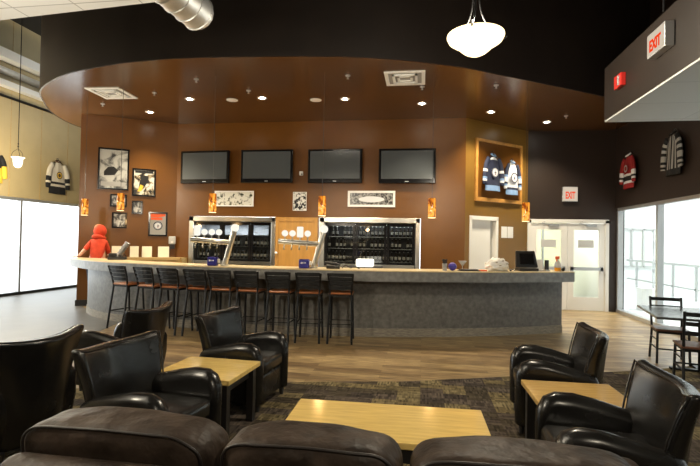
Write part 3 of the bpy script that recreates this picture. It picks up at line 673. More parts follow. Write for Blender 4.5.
# ------------------------------------------------------------------ jerseys
def jersey(label, loc, rz, W_, H_, mats, body_rows, sleeve_rows, crest=None, lean=0.0, sleeves=(1, 1), group=None, stripes=False, twist=0.0):
    """hanging shirt: puffed torso, two drooping sleeves, collar, hanger hook"""
    t_ = thing('hockey_jersey', label, 'jersey', loc, rz, group)
    NU, NV = 12, 14
    def halfw(v):  # v 0 hem .. 1 shoulder
        return W_ * (.52 - .10 * v) if v < .82 else W_ * (.438 - .27 * (v - .82) / .18)
    def pt(u, v, side):
        z = H_ * (v - .5) - (abs(u) ** 2) * (.10 * H_ if v > .8 else 0) * (v - .8) * 5
        d = .055 * (1 - u * u) * (1 - .5 * v) + .006 * math.sin(u * 9 + v * 3)
        return (u * halfw(v) + twist * v, -.075 - (d if side else -.02 * (1 - u * u)), z)
    m_ = MB()
    for side in (0, 1):
        vs = [pt(-1 + 2 * i / NU, j / NV, side) for j in range(NV + 1) for i in range(NU + 1)]
        fs = []; ms = []
        for j in range(NV):
            for i in range(NU):
                a = j * (NU + 1) + i
                fs.append((a, a + 1, a + NU + 2, a + NU + 1) if side else (a, a + NU + 1, a + NU + 2, a + 1))
                if stripes: ms.append((i % 2) if j > 1 else body_rows[0])
                else: ms.append(body_rows[min(j, len(body_rows) - 1)])
        m_.add(vs, fs, ms)
    m_.build('torso', mats, t_, smooth=True)
    for sx in (-1, 1):
        if not sleeves[0 if sx < 0 else 1]: continue
        path = [(sx * W_ * .33 + twist * .8, -.09, H_ * .40), (sx * W_ * .50 + twist * .6, -.095, H_ * .22), (sx * W_ * .57 + twist * .4, -.10, 0), (sx * W_ * .60 + twist * .2, -.105, -H_ * .2), (sx * W_ * .62, -.105, -H_ * .34)]
        pts = catmull(path, 3); rad = [W_ * (.115 + .03 * math.sin(PI * i / (len(pts) - 1))) for i in range(len(pts))]
        s2 = MB(); n0 = len(pts)
        s2.tube(pts, rad, 10)
        # colour rows along the sleeve
        mi = []
        for i in range(n0 - 1): mi += [sleeve_rows[min(i * len(sleeve_rows) // (n0 - 1), len(sleeve_rows) - 1)]] * 10
        mi += [mi[0], mi[-1]]
        s2.mi = mi
        s2.v = [(x, -.095 + (y + .095) * .55, z) for x, y, z in s2.v]
        s2.build('sleeve', mats, t_, smooth=True)
    c = MB(); c.tube([(twist + W_ * .13 * math.cos(a), -.085 - .045 * math.sin(a), H_ * .49 - (.035 * math.sin(a))) for a in [2 * PI * i / 14 for i in range(14)]], .016, 6, closed=True); c.build('collar', mats[-1], t_, smooth=True)
    h = MB(); h.tube([(twist, -.08, H_ * .48), (twist, -.08, H_ * .57), (twist + .02, -.06, H_ * .60), (twist, -.03, H_ * .58), (twist, -.005, H_ * .58)], .006, 6); h.tube([(twist - W_ * .3, -.09, H_ * .42), (twist, -.09, H_ * .50), (twist + W_ * .3, -.09, H_ * .42)], .008, 6); h.build('hanger', M['bplastic'], t_)
    if crest: crest(t_)
    return t_
# framed pair
fr = thing('jersey_frame', 'oak framed display panel holding two hockey jerseys', 'frame', on_right(1.085, 3.28), TH_R)
fw_, fh_ = 1.60, 1.44
MB().box((-fw_ / 2, -.05, -fh_ / 2), (-fw_ / 2 + .07, -.002, fh_ / 2)).box((fw_ / 2 - .07, -.05, -fh_ / 2), (fw_ / 2, -.002, fh_ / 2)).box((-fw_ / 2 + .07, -.05, -fh_ / 2), (fw_ / 2 - .07, -.002, -fh_ / 2 + .09)).box((-fw_ / 2 + .07, -.05, fh_ / 2 - .07), (fw_ / 2 - .07, -.002, fh_ / 2)).build('frame', M['frame_wood'], fr, bevel=.008)
MB().box((-fw_ / 2 + .07, -.02, -fh_ / 2 + .09), (fw_ / 2 - .07, -.003, fh_ / 2 - .07)).build('backing_board', M['wall'], fr)
jm = [M['navy'], M['jwhite'], M['jblue']]
jersey('navy hockey jersey with a round crest, left in the oak frame', on_right(.78, 3.235, .02), TH_R, .48, .84, jm, [2, 2, 0, 0, 0, 0, 0, 0, 0, 0, 0, 0, 1, 0], [0, 0, 0, 0, 1, 0, 2, 1, 0, 0], lambda p_: emblem(p_, .125, -.145), sleeves=(1, 1))
jersey('white hockey jersey with a round crest, right in the oak frame', on_right(1.45, 3.165, .02), TH_R, .42, .80, [M['navy'], M['jwhite'], M['jblue']], [2, 2, 0, 1, 1, 1, 1, 1, 1, 1, 1, 1, 1, 1], [0, 0, 0, 0, 2, 1, 0, 2, 1, 1], lambda p_: emblem(p_, .125, -.145), sleeves=(1, 1))
def simple_crest(col1, col2):
    def f(p_):
        e = MB(); disc(e, .11, -.138, 0, 14, (0, .06)); ring(e, .085, .05, -.140, 1, 14, (0, .06)); e.build('crest', [col1, col2], p_)
    return f
jersey('cream hockey jersey with black hem on the beige left wall', (XL, 12.30, 3.30), R(90), .62, .96, [M['jcream'], M['jblack'], M['jbrown']], [1, 1, 1, 0, 1, 0, 0, 0, 0, 0, 0, 0, 0, 0], [0, 0, 0, 0, 0, 1, 0, 1, 1, 1], simple_crest(M['jbrown'], M['jgold']))
jersey('yellow and black hockey jersey cut by the left picture edge', (XL, 10.22, 3.28), R(90), .5, .76, [M['jgold'], M['jblack'], M['jbrown']], [0, 0, 0, 0, 0, 0, 0, 1, 1, 1, 1, 1, 1, 1], [1, 1, 1, 1, 0, 0, 0, 0, 0, 0])
jersey('red hockey jersey with black and white bands on the right wall', (XR, 11.30, 3.26), R(-90), .52, .76, [M['jred'], M['jblack'], M['jwhite']], [0, 0, 2, 1, 1, 2, 0, 0, 0, 0, 0, 0, 0, 0], [0, 0, 0, 0, 0, 2, 1, 2, 0, 0], simple_crest(M['jred'], M['jgrey']))
jersey('black and white striped referee shirt on the right wall', (XR, 9.42, 3.30), R(-90), .50, .78, [M['jblack'], M['jgrey'], M['jblack']], [0], [0, 1, 0, 1, 0, 1, 0, 1, 0, 1], stripes=True)

# ------------------------------------------------------------------ exit signs, alarm
def exit_sign(label, loc, rz, w_, h_, th=.06):
    t_ = thing('exit_sign', label, 'exit sign', loc, rz)
    MB().box((-w_ / 2, -th, -h_ / 2), (w_ / 2, -.002, h_ / 2)).build('housing', M['alu'], t_, bevel=.006)
    MB().box((-w_ / 2 + .012, -th - .004, -h_ / 2 + .012), (w_ / 2 - .012, -th + .001, h_ / 2 - .012)).build('face', M['exit_face'], t_)
    text_mesh('lettering', 'EXIT', h_ * .62, M['orange_glow'], t_, Matrix.Translation((0, -th - .006, -h_ * .10)) @ Matrix.Rotation(R(90), 4, 'X') @ Matrix.Diagonal((w_ / .36 * .24 / h_ * .75, 1.05, 1, 1)), .002)
    return t_
exit_sign('lit exit sign on the dark wall above the double doors', (3.545, YD, 2.835), 0, .355, .36)
t_ = exit_sign('tilted looking exit sign on the dark bulkhead at the upper right', (1.95, 4.19, 3.295), R(-90), .30, .20, .075)
t_ = thing('fire_alarm', 'small red fire alarm on the dark bulkhead', 'fire alarm', (1.95, 5.03, 3.245), R(-90))
MB().box((-.085, -.05, -.065), (.085, .001, .065)).build('housing', M['red'], t_, bevel=.008); MB().box((.01, -.056, -.045), (.05, -.05, .045)).build('strobe', M['clearplastic'], t_)
tag(MB().tube([(1.955, 4.22, 7.15), (1.945, 4.22, 5), (1.94, 4.2, 3.54)], .008, 6).build('hanging_cable', M['bplastic']), 'thin dark cable dropping to the bulkhead above the exit sign', 'cable')

# ------------------------------------------------------------------ ceiling fittings
dl_pts = [(-6.10, 9.70, 'downlight nearest the square vent at the left of the soffit'), (-4.70, 8.86, 'second downlight from the left in the soffit'), (-3.20, 8.93, 'third downlight from the left, between the round speakers'), (-1.565, 9.15, 'fourth downlight from the left, above the third television'), (-.055, 9.60, 'fifth downlight from the left, below the right vent'), (1.40, 10.35, 'downlight above the framed jerseys'), (2.78, 11.32, 'rightmost downlight, above the double doors')]
lamp = None
for x, y, lab in dl_pts:
    if lamp is None:
        lamp = thing('recessed_downlight', lab, 'downlight', (x, y, HS), 0, 'downlights in the brown soffit')
        MB().lathe([(.062, -.001), (.095, -.008), (.10, -.001)], 20).build('trim_ring', M['white'], lamp, smooth=True)
        MB().lathe([(.0001, -.004), (.055, -.004), (.055, -.001)], 20).build('lens', M['down'], lamp)
        light('lamp', 'SPOT', (0, 0, -.03), 330, (1.0, .85, .62), lamp, spot_size=R(112), spot_blend=.9, shadow_soft_size=.06)
    else: dup(lamp, (x, y, HS), 0, lab)
def vent(label, x, y, rz):
    t_ = thing('ceiling_vent', label, 'vent', (x, y, HS), rz, 'square vents in the soffit')
    a = .34
    MB().box((-a, -a, -.015), (a, -a + .06, -.001)).box((-a, a - .06, -.015), (a, a, -.001)).box((-a, -a + .06, -.015), (-a + .06, a - .06, -.001)).box((a - .06, -a + .06, -.015), (a, a - .06, -.001)).build('frame', M['white'], t_)
    MB().box((-a + .06, -a + .06, -.004), (a - .06, a - .06, -.001)).build('throat', M['jgrey'], t_)
    for k, q in enumerate((.21, .13)):
        MB().box((-q, -q, -.03 + k * .004), (q, -q + .04, -.005)).box((-q, q - .04, -.03 + k * .004), (q, q, -.005)).box((-q, -q, -.03 + k * .004), (-q + .04, q, -.005)).box((q - .04, -q, -.03 + k * .004), (q, q, -.005)).build('louvre', M['white'], t_)
vent('white square vent at the left end of the brown soffit', -6.06, 8.34, R(3)); vent('white square vent right of centre in the brown soffit', -.34, 8.07, 0)
for x, y, lab in [(-3.86, 9.0, 'round white ceiling speaker between the second and third downlights'), (-2.16, 9.16, 'round white ceiling speaker between the third and fourth downlights')]:
    t_ = thing('ceiling_speaker', lab, 'speaker', (x, y, HS), 0, 'speakers in the soffit')
    MB().lathe([(.0001, -.008), (.085, -.008), (.085, -.001)], 20).build('grille', M['white'], t_); MB().lathe([(.085, -.010), (.115, -.007), (.118, -.001), (.085, -.001)], 20).build('rim', M['white'], t_, smooth=True)
for x, y, lab in [(-4.0, 7.75, 'dark sprinkler head near the soffit edge, above the left stools'), (-1.30, 7.85, 'dark sprinkler head near the soffit edge, left of the right vent'), (-3.3, 8.45, 'tiny sprinkler head beside the third downlight'), (-.05, 8.55, 'tiny sprinkler head just below the right vent'), (1.25, 8.6, 'dark sprinkler head near the soffit edge, right of the bowl lamp'), (3.05, 10.8, 'tiny sprinkler head at the right end of the soffit'), (-5.2, 8.4, 'dark sprinkler head between the left vent and second downlight'), (-6.75, 9.0, 'tiny sprinkler head left of the first downlight')]:
    t_ = thing('sprinkler_head', lab, 'sprinkler', (x, y, HS), 0, 'sprinklers in the soffit')
    MB().lathe([(.045, .002), (.045, -.01), (.012, -.012), (.010, -.05), (.022, -.052), (.022, -.056)], 12).build('body', M['alu'], t_, smooth=True, ang=30)
# spiral duct
dct = thing('spiral_duct', 'galvanised spiral duct ending at the top of the picture', 'duct', (-2.26, 4.38, 3.85))
dp = [(-.45, -3.2, .30), (-.12, -.5, .06), (0, 0, 0)]
MB().tube([(-.42, -4, .34), (-.12, -.6, .06), (.0, 0, 0)], .17, 24).build('tube', M['duct'], dct, smooth=True, ang=50)
for k in range(14):
    f_ = k / 13; c = Vector((-.42, -4, .34)).lerp(Vector((-.12, -.6, .06)), f_) if k < 10 else Vector((-.12, -.6, .06)).lerp(Vector((0, 0, 0)), (k - 9) / 4)
    dd = Vector((.12, .6, -.06)).normalized() if k >= 9 else Vector((.3, 3.4, -.28)).normalized(); q = dd.to_track_quat('Z', 'Y').to_matrix().to_4x4()
    MB().tube([Matrix.Translation(c) @ q @ Vector((.172 * math.cos(2 * PI * i / 24), .172 * math.sin(2 * PI * i / 24), 0)) for i in range(24)], .008, 6, closed=True).build('seam_rib', M['duct'], dct, smooth=True)
MB().ball((0, 0, 0), .165, sc=(1, .5, 1), n=20).build('end_cap', M['duct'], dct, smooth=True)
# bowl pendant
def bowl(label, loc, energy, upf=.25):
    t_ = thing('bowl_pendant', label, 'pendant lamp', loc)
    MB().lathe([(.0001, -.165), (.05, -.16), (.10, -.135), (.14, -.10), (.165, -.07), (.20, -.055), (.235, -.03), (.252, .005), (.25, .02), (.235, .025), (.18, -.02), (.0001, -.10)], 32).build('glass_bowl', M['bowl'], t_, smooth=True)
    for k in range(3):
        a = 2 * PI * k / 3 + .3; cx, sx = math.cos(a), math.sin(a)
        MB().tube(catmull([(cx * .265, sx * .265, .03), (cx * .20, sx * .20, .055), (cx * .11, sx * .11, .13), (cx * .05, sx * .05, .24), (cx * .03, sx * .03, .40)], 4), .008, 6).build('arm', M['bmetal'], t_, smooth=True)
        MB().tube([(cx * .30, sx * .30, .035), (cx * .24, sx * .24, .0), (cx * .17, sx * .17, -.06)], .009, 6).build('clip', M['bmetal'], t_)
    MB().tube([(0, 0, .38), (0, 0, (HT if loc[1] > 2 else 3.6 if loc[0] < 0 else 2.95 + .6) - loc[2])], .014, 8).build('stem', M['bmetal'], t_)
    MB().lathe([(.0001, .36), (.045, .37), (.03, .45), (.0001, .46)], 12).build('hub', M['bmetal'], t_, smooth=True)
    light('lamp', 'POINT', (0, 0, -.22), energy, (1.0, .88, .68), t_, shadow_soft_size=.16)
    light('uplamp', 'POINT', (0, 0, .12), energy * upf, (1.0, .90, .74), t_, shadow_soft_size=.12)
    return t_
bowl('glowing cream glass bowl pendant hanging at the top centre', (.44, 4.3, 3.44), 190)
# amber pendants over the bar
pnds = [(-6.65, 8.42, 2.175, 'amber glass pendant at far left above the red hooded person'), (-5.60, 8.03, 2.247, 'amber glass pendant in front of the small framed pictures'), (-3.58, 7.62, 2.205, 'amber glass pendant beside the long figure print'), (-1.65, 7.60, 2.165, 'amber glass pendant at the top left corner of the right cooler'), (.145, 7.92, 2.165, 'amber glass pendant right of the right cooler on plain wall'), (1.756, 8.49, 2.15, 'amber glass pendant beside the double doors')]
pd = None
for x, y, z, lab in pnds:
    if pd is None:
        pd = thing('amber_pendant', lab, 'pendant lamp', (x, y, z), 0, 'amber pendants over the bar')
        MB().lathe([(.062, -.16), (.064, -.15), (.064, .15), (.055, .165), (.0001, .168)], 20).build('glass_shade', M['amber'], pd, smooth=True, ang=40)
        MB().lathe([(.055, -.163), (.064, -.161), (.060, -.15), (.0001, -.145)], 20).build('lit_rim', M['amber_tip'], pd)
        MB().tube([(0, 0, .165), (0, 0, HS - 2.19)], .004, 6).build('cord', M['bplastic'], pd)
        light('lamp', 'POINT', (0, 0, -.22), 5, (1.0, .62, .26), pd, shadow_soft_size=.05)
    else: dup(pd, (x, y, z), 0, lab)
# bell pendant left hall
t_ = thing('bell_pendant', 'white glass bell pendant hanging before the beige wall', 'pendant lamp', (-9.05, 9.30, 3.235))
MB().lathe([(.0001, -.16), (.05, -.15), (.095, -.10), (.115, 0), (.118, .10), (.165, .125), (.168, .14), (.1, .145), (.0001, .15)], 24).build('glass_shade', M['bell'], t_, smooth=True)
for k in range(3):
    a = 2 * PI * k / 3; MB().tube(catmull([(.16 * math.cos(a), .16 * math.sin(a), .14), (.13 * math.cos(a), .13 * math.sin(a), .26), (.03 * math.cos(a), .03 * math.sin(a), .36)], 3), .006, 6).build('arm', M['bmetal'], t_)
MB().tube([(0, 0, .34), (0, 0, .55), (0, 0, (HT - 3.235) / .8)], .010, 6).build('stem', M['bmetal'], t_); MB().ball((0, 0, .45), .022).ball((0, 0, .52), .02).build('bead', M['bmetal'], t_, smooth=True)
light('lamp', 'POINT', (0, 0, -.3), 270, (1.0, .88, .66), t_, shadow_soft_size=.15)

t_.scale = (.8, .8, .8)
dup(t_, (-9.05, 6.2, 3.235), 0, 'added white glass bell pendant along the left hall, outside the picture')  # extra unseen pendant, added to brighten the beige wall
# ------------------------------------------------------------------ bar stools
def stool(label, loc, rz):
    t_ = thing('bar_stool', label, 'bar stool', loc, rz, 'bar stools along the bar')
    MB().box((-.19, -.17, .755), (.19, .21, .785)).build('seat', M['seat'], t_, bevel=.012)
    MB().box((-.175, -.16, .725), (.175, .19, .754)).build('seat_frame', M['bmetal'], t_)
    for sx in (-1, 1):
        MB().tube([(sx * .165, -.15, .76), (sx * .178, -.20, .40), (sx * .188, -.25, 0)], .018, 6).build('leg', M['bmetal'], t_)
        MB().tube([(sx * .165, .17, .76), (sx * .188, .22, 0)], .018, 6).build('leg', M['bmetal'], t_)
        MB().tube([(sx * .165, -.155, .75), (sx * .178, -.185, .90), (sx * .195, -.25, 1.09)], .017, 6).build('back_post', M['bmetal'], t_)
    for z, yy, ww in ((.865, -.183, .17), (.935, -.203, .176), (1.003, -.224, .182), (1.066, -.243, .188)):
        pts = [(-ww, yy), (-ww * .5, yy - .018), (0, yy - .024), (ww * .5, yy - .018), (ww, yy)]
        MB().strip(pts, [(x, y + .012) for x, y in pts], z - .028, z + .028).build('slat', M['bmetal'], t_, fix=True)
    f_ = [(-.187, -.21, .30), (.187, -.21, .30), (.19, .205, .30), (-.19, .205, .30)]
    MB().tube(f_, .011, 6, closed=True).build('footrest', M['bmetal'], t_)
    return t_
st = [(-5.216, 7.438), (-4.645, 7.308), (-4.161, 7.223), (-3.653, 7.158), (-3.216, 7.122), (-2.748, 7.102), (-2.233, 7.104), (-1.75, 7.128), (-1.238, 7.177)]
lab = ['leftmost bar stool, standing apart at the curved bar end', 'second bar stool from the left end of the bar', 'third bar stool from the left end of the bar', 'fourth bar stool from the left, behind the winged armchair back', 'middle bar stool of the row of nine, fifth from either end', 'fourth bar stool from the right end of the row', 'third bar stool from the right end of the row', 'second bar stool from the right end of the row', 'rightmost bar stool of the row, next to bare bar front']
s0 = None
for (x, y), l_ in zip(st, lab):
    v = Vector((CX - x, CY - y)).normalized(); a = math.atan2(v.y, v.x) - PI / 2
    px_, py_ = x + v.x * .23, y + v.y * .23
    if s0 is None: s0 = stool(l_, (px_, py_, .004), a)
    else: dup(s0, (px_, py_, .001), a + R(random.uniform(-2, 2)), l_)

# ------------------------------------------------------------------ armchairs
def smooth_arm(sx):
    prof = [(-.22, .07), (-.27, .30), (-.26, .52), (-.17, .555), (0, .598), (.14, .625), (.25, .625), (.32, .592), (.358, .52), (.366, .40), (.36, .07)]
    m_ = MB(); xi, xo = .225, .345
    cols = [(xi, .93), (xi + .03, .99), ((xi + xo) / 2, 1.02), (xo - .03, .99), (xo, .93)]
    n = len(prof); vs = []
    for k, (x, sc) in enumerate(cols):
        for y, z in prof:
            zz = .07 + (z - .07) * (sc if z > .35 else 1); yy = y * (sc if y > .3 else 1) + (0)
            bow = .02 * math.sin(PI * min(1, max(0, (y + .36) / .75)))
            vs.append((sx * (x + bow + (.02 if z > .5 else 0) * (x - xi) / (xo - xi)), yy, zz))
    fs = []
    K = len(cols)
    for k in range(K - 1):
        for i in range(n):
            j = (i + 1) % n
            fs.append((k * n + i, k * n + j, (k + 1) * n + j, (k + 1) * n + i))
    fs.append(tuple(range(n))); fs.append(tuple((K - 1) * n + i for i in range(n - 1, -1, -1)))
    m_.add(vs, fs); return m_
def back_pt(u, v, t):
    """u -1..1 lateral, v 0..1 height, t 0 outer .. 1 inner"""
    w_ = .30 + .095 * v ** 1.8
    zt = .855 + .018 * abs(u) ** 3 - .016 * (1 - u * u)
    y = -.33 - .055 * v - .02 * v ** 3 + .14 * u * u - .055 * (abs(u) ** 6) * v ** 3
    th = .125 - .035 * v
    return (u * w_ * (1 - .04 * t), y + th * t * (1 - .15 * u * u), .07 + (zt - .07) * v)
def armchair(label, loc, rz):
    t_ = thing('club_armchair', label, 'armchair', loc, rz, 'black leather armchairs in the lounge')
    NU, NV = 16, 10; m_ = MB(); vs = []
    idx = {}
    for t in (0, 1):
        for j in range(NV + 1):
            for i in range(NU + 1):
                idx[(t, i, j)] = len(vs); vs.append(back_pt(-1 + 2 * i / NU, j / NV, t))
    fs = []
    for j in range(NV):
        for i in range(NU):
            fs.append((idx[0, i, j], idx[0, i + 1, j], idx[0, i + 1, j + 1], idx[0, i, j + 1]))
            fs.append((idx[1, i + 1, j], idx[1, i, j], idx[1, i, j + 1], idx[1, i + 1, j + 1]))
    for i in range(NU):
        fs.append((idx[0, i, NV], idx[0, i + 1, NV], idx[1, i + 1, NV], idx[1, i, NV])); fs.append((idx[0, i + 1, 0], idx[0, i, 0], idx[1, i, 0], idx[1, i + 1, 0]))
    for j in range(NV):
        fs.append((idx[0, 0, j + 1], idx[1, 0, j + 1], idx[1, 0, j], idx[0, 0, j])); fs.append((idx[0, NU, j], idx[1, NU, j], idx[1, NU, j + 1], idx[0, NU, j + 1]))
    m_.add(vs, fs); bk = m_.build('backrest', M['leather'], t_, smooth=True, fix=True, bevel=.034, seg=5)
    pp = MB(); pts = [Vector(back_pt(-.985, j / 10 * .985, 1.0)) for j in range(4, 11)] + [Vector(back_pt((-1 + 2 * i / NU) * .985, .985, 1.0)) for i in range(1, NU + 1)] + [Vector(back_pt(.985, j / 10 * .985, 1.0)) for j in range(9, 3, -1)]
    pp.tube(pts, .007, 6); pp.build('piping', M['leather_edge'], bk, smooth=True)
    for sx in (-1, 1): smooth_arm(sx).build('arm', M['leather'], t_, smooth=True, fix=True, bevel=.03, seg=4)
    MB().box((-.24, -.26, .07), (.24, .325, .31)).build('seat_base', M['leather'], t_, bevel=.02, smooth=False)
    MB().box((-.226, -.24, .31), (.226, .35, .455)).build('seat_cushion', M['leather'], t_, bevel=.05, seg=4, smooth=True)
    for sx in (-1, 1):
        for y in (-.24, .31): MB().lathe([(.02, 0), (.028, .08)], 10, mat=Matrix.Translation((sx * .27, y, 0))).build('leg', M['blackwood'], t_)
    return t_
def face(deg): return R(deg - 90)   # deg: heading of the seat front from +x
ch = [((-1.76, 4.49), -7, 'black leather armchair behind the left end table, facing right'),
      ((-1.84, 3.02), -8, 'black leather armchair in front of the left end table, seat facing right'),
      ((-3.07, 3.15), 175, 'black leather armchair at far left with its back to the camera side'),
      ((-3.13, 4.65), 178, 'black leather armchair standing nearest the stools, seen from behind'),
      ((1.185, 4.40), 174, 'black leather armchair behind the right end table, nearest the bar end'),
      ((1.09, 2.93), 175, 'large black leather armchair at the lower right, in front of the right end table')]
a0 = None
for (x, y), dg, l_ in ch:
    if a0 is None: a0 = armchair(l_, (x, y, .009), face(dg))
    else: dup(a0, (x, y, .009), face(dg), l_)

# ------------------------------------------------------------------ tables
def low_table(name, label, cx, cy, w_, d_, h_, top, rz=0.0):
    t_ = thing(name, label, 'table', (cx, cy, .009), rz)
    MB().box((-w_ / 2, -d_ / 2, h_ - .04), (w_ / 2, d_ / 2, h_)).build('table_top', top, t_, bevel=.006)
    for sx in (-1, 1):
        for sy in (-1, 1): MB().box((sx * (w_ / 2 - .06) - .03, sy * (d_ / 2 - .06) - .03, 0), (sx * (w_ / 2 - .06) + .03, sy * (d_ / 2 - .06) + .03, h_ - .04)).build('leg', M['blackwood'], t_)
    MB().box((-w_ / 2 + .07, -d_ / 2 + .04, h_ - .13), (w_ / 2 - .07, d_ / 2 - .04, h_ - .04)).build('apron', M['blackwood'], t_)
    return t_
low_table('end_table', 'square pale maple end table between the two left armchairs', -1.765, 3.745, .68, .62, .505, M['maple'], R(-3))
low_table('end_table', 'square honey wood end table between the two right armchairs', 1.13, 3.69, .66, .54, .505, M['maple2'], R(1))
low_table('coffee_table', 'long glossy maple coffee table behind the sofa', -.205, 2.895, 1.215, .60, .495, M['maple'], R(1))
# ------------------------------------------------------------------ sofa (backs to the camera)
sf = thing('leather_sofa', 'dark brown leather sofa across the bottom, its back to the camera', 'sofa', (-.42, 2.03, .009))
def cush_pt(p, w_, dims, lean):
    # p: unit box direction -> pillow-like rounded box with soft bulge and creases
    x, y, z = p; a, b, c = dims
    X, Y, Z = a * x, b * y, c * z
    Y *= (1 - .35 * max(0, abs(x) - .55) * 1.2) * (1 - .22 * abs(z) ** 4)
    Z += .020 * (1 - x * x) * z - .020 * abs(x) ** 6 * z
    w = .007 * math.sin(X * 21 + z * 4) * math.cos(Y * 18 + X * 7) + .005 * math.sin(X * 43 + Y * 31) * (abs(x) ** 2)
    Y += w; Z += w * .7 * z
    return X, Y + lean * Z, Z
def cushion(x0, x1, y0, y1, z0, z1, lean):
    bm = bmesh.new(); bmesh.ops.create_cube(bm, size=2); bmesh.ops.subdivide_edges(bm, edges=bm.edges[:], cuts=9, use_grid_fill=True)
    cx, cy, cz = (x0 + x1) / 2, (y0 + y1) / 2, (z0 + z1) / 2; dims = ((x1 - x0) / 2, (y1 - y0) / 2, (z1 - z0) / 2)
    m_ = MB(); vs = []
    for v in bm.verts:
        x, y, z = v.co
        r_ = .30; q = [math.copysign(min(abs(t), 1), t) for t in (x, y, z)]
        # round the box edges
        core = [max(-1 + r_, min(1 - r_, t)) for t in q]; dv_ = Vector([q[k] - core[k] for k in range(3)])
        if dv_.length > 1e-6: dv_ = dv_.normalized() * r_ * min(1, max(abs(t) for t in [(q[k] - core[k]) / r_ for k in range(3)]))
        p = [core[k] + dv_[k] for k in range(3)]
        X, Y, Z = cush_pt(p, 0, dims, lean); vs.append((cx + X, cy + Y, cz + Z))
    bm.verts.index_update()
    m_.add(vs, [tuple(v.index for v in f.verts) for f in bm.faces]); bm.free(); return m_
def cushion_loop(x0, x1, y0, y1, z0, z1, lean):
    cx, cy, cz = (x0 + x1) / 2, (y0 + y1) / 2, (z0 + z1) / 2; dims = ((x1 - x0) / 2, (y1 - y0) / 2, (z1 - z0) / 2)
    out = []; N = 72
    for i in range(N):
        t = 2 * PI * i / N; e = .22
        x = math.copysign(abs(math.cos(t)) ** e, math.cos(t)); z = math.copysign(abs(math.sin(t)) ** e, math.sin(t))
        k = .94
        X, Y, Z = cush_pt((x * k, -.93, z * k - .0), 0, dims, lean); out.append((cx + X, cy + Y, cz + Z))
    return out
for (x0, x1) in ((-1.12, -.335), (-.305, .36), (.385, 1.17)):
    c_ = cushion(x0, x1, -.41, -.10, .42, .868, -.30).build('back_cushion', M['sofa'], sf, smooth=True, subsurf=1)
    w_ = MB(); pw_ = cushion_loop(x0, x1, -.41, -.10, .42, .868, -.30)
    w_.tube(pw_, .006, 6, closed=True); w_.build('welt', M['sofa_seam'], c_, smooth=True)
MB().box((-1.12, -.55, .07), (1.22, -.40, .775)).build('back_frame', M['sofa'], sf, smooth=True, bevel=.07, seg=5)
for x0, x1 in ((-1.36, -1.13), (1.20, 1.44)): MB().box((x0, -.50, .07), (x1, .42, .60)).build('arm', M['sofa'], sf, smooth=True, bevel=.07, seg=5)
MB().box((-1.13, -.4, .07), (1.2, .36, .30)).build('base', M['sofa'], sf, bevel=.02)
for k in range(3): MB().box((-1.12 + .77 * k + .005, -.2, .30), (-1.12 + .77 * (k + 1) - .005, .42, .46)).build('seat_cushion', M['sofa'], sf, smooth=True, bevel=.05, seg=4)
for sx in (-1.24, 1.3):
    for y in (-.48, .34): MB().lathe([(.022, 0), (.03, .075)], 10, mat=Matrix.Translation((sx, y, 0))).build('leg', M['blackwood'], sf)

# ------------------------------------------------------------------ dining table and chairs at right
dt = thing('dining_table', 'black square dining table beside the right window', 'table', (3.545, 6.64, 0), R(-13))
MB().box((-.62, -.61, .72), (.62, .61, .75)).build('table_top', M['dtop'], dt, bevel=.006)
MB().tube([(0, 0, .03), (0, 0, .72)], .045, 12).build('pedestal', M['bmetal'], dt, smooth=True); MB().box((-.35, -.04, .0), (.35, .04, .035)).box((-.04, -.35, .0), (.04, .35, .034)).build('base', M['bmetal'], dt)
def dchair(label, loc, rz):
    t_ = thing('dining_chair', label, 'chair', loc, rz, 'ladder back chairs at the dining table')
    MB().box((-.205, -.19, .44), (.205, .21, .47)).build('seat', M['seat_dark'], t_, bevel=.012)
    MB().box((-.185, -.18, .41), (.185, .19, .439)).build('seat_frame', M['bmetal'], t_)
    for sx in (-1, 1):
        MB().tube([(sx * .18, -.17, .43), (sx * .195, -.23, 0)], .016, 6).build('leg', M['bmetal'], t_); MB().tube([(sx * .18, .18, .43), (sx * .19, .20, 0)], .016, 6).build('leg', M['bmetal'], t_)
        MB().tube([(sx * .18, -.17, .42), (sx * .185, -.19, .60), (sx * .19, -.25, .87)], .016, 6).build('back_post', M['bmetal'], t_)
        MB().tube([(sx * .19, -.205, .20), (sx * .185, .19, .20)], .011, 6).build('stretcher', M['bmetal'], t_)
        MB().tube([(sx * .19, -.195, .32), (sx * .185, .185, .32)], .009, 6).build('stretcher', M['bmetal'], t_)
    MB().tube([(-.188, .19, .20), (.188, .19, .20)], .011, 6).build('stretcher', M['bmetal'], t_)
    for z, yy, ww in ((.62, -.195, .183), (.73, -.22, .186), (.84, -.245, .19)):
        pts = [(-ww, yy), (-ww * .5, yy - .016), (0, yy - .022), (ww * .5, yy - .016), (ww, yy)]
        MB().strip(pts, [(x, y + .012) for x, y in pts], z - .024, z + .024).build('slat', M['bmetal'], t_, fix=True)
    return t_
c0 = dchair('ladder back chair with its back rail just above the far table edge', (3.415, 7.165, .001), R(167))
dup(c0, (3.17, 6.02, .001), R(-13), 'ladder back chair at the near table side, cut by the right edge')

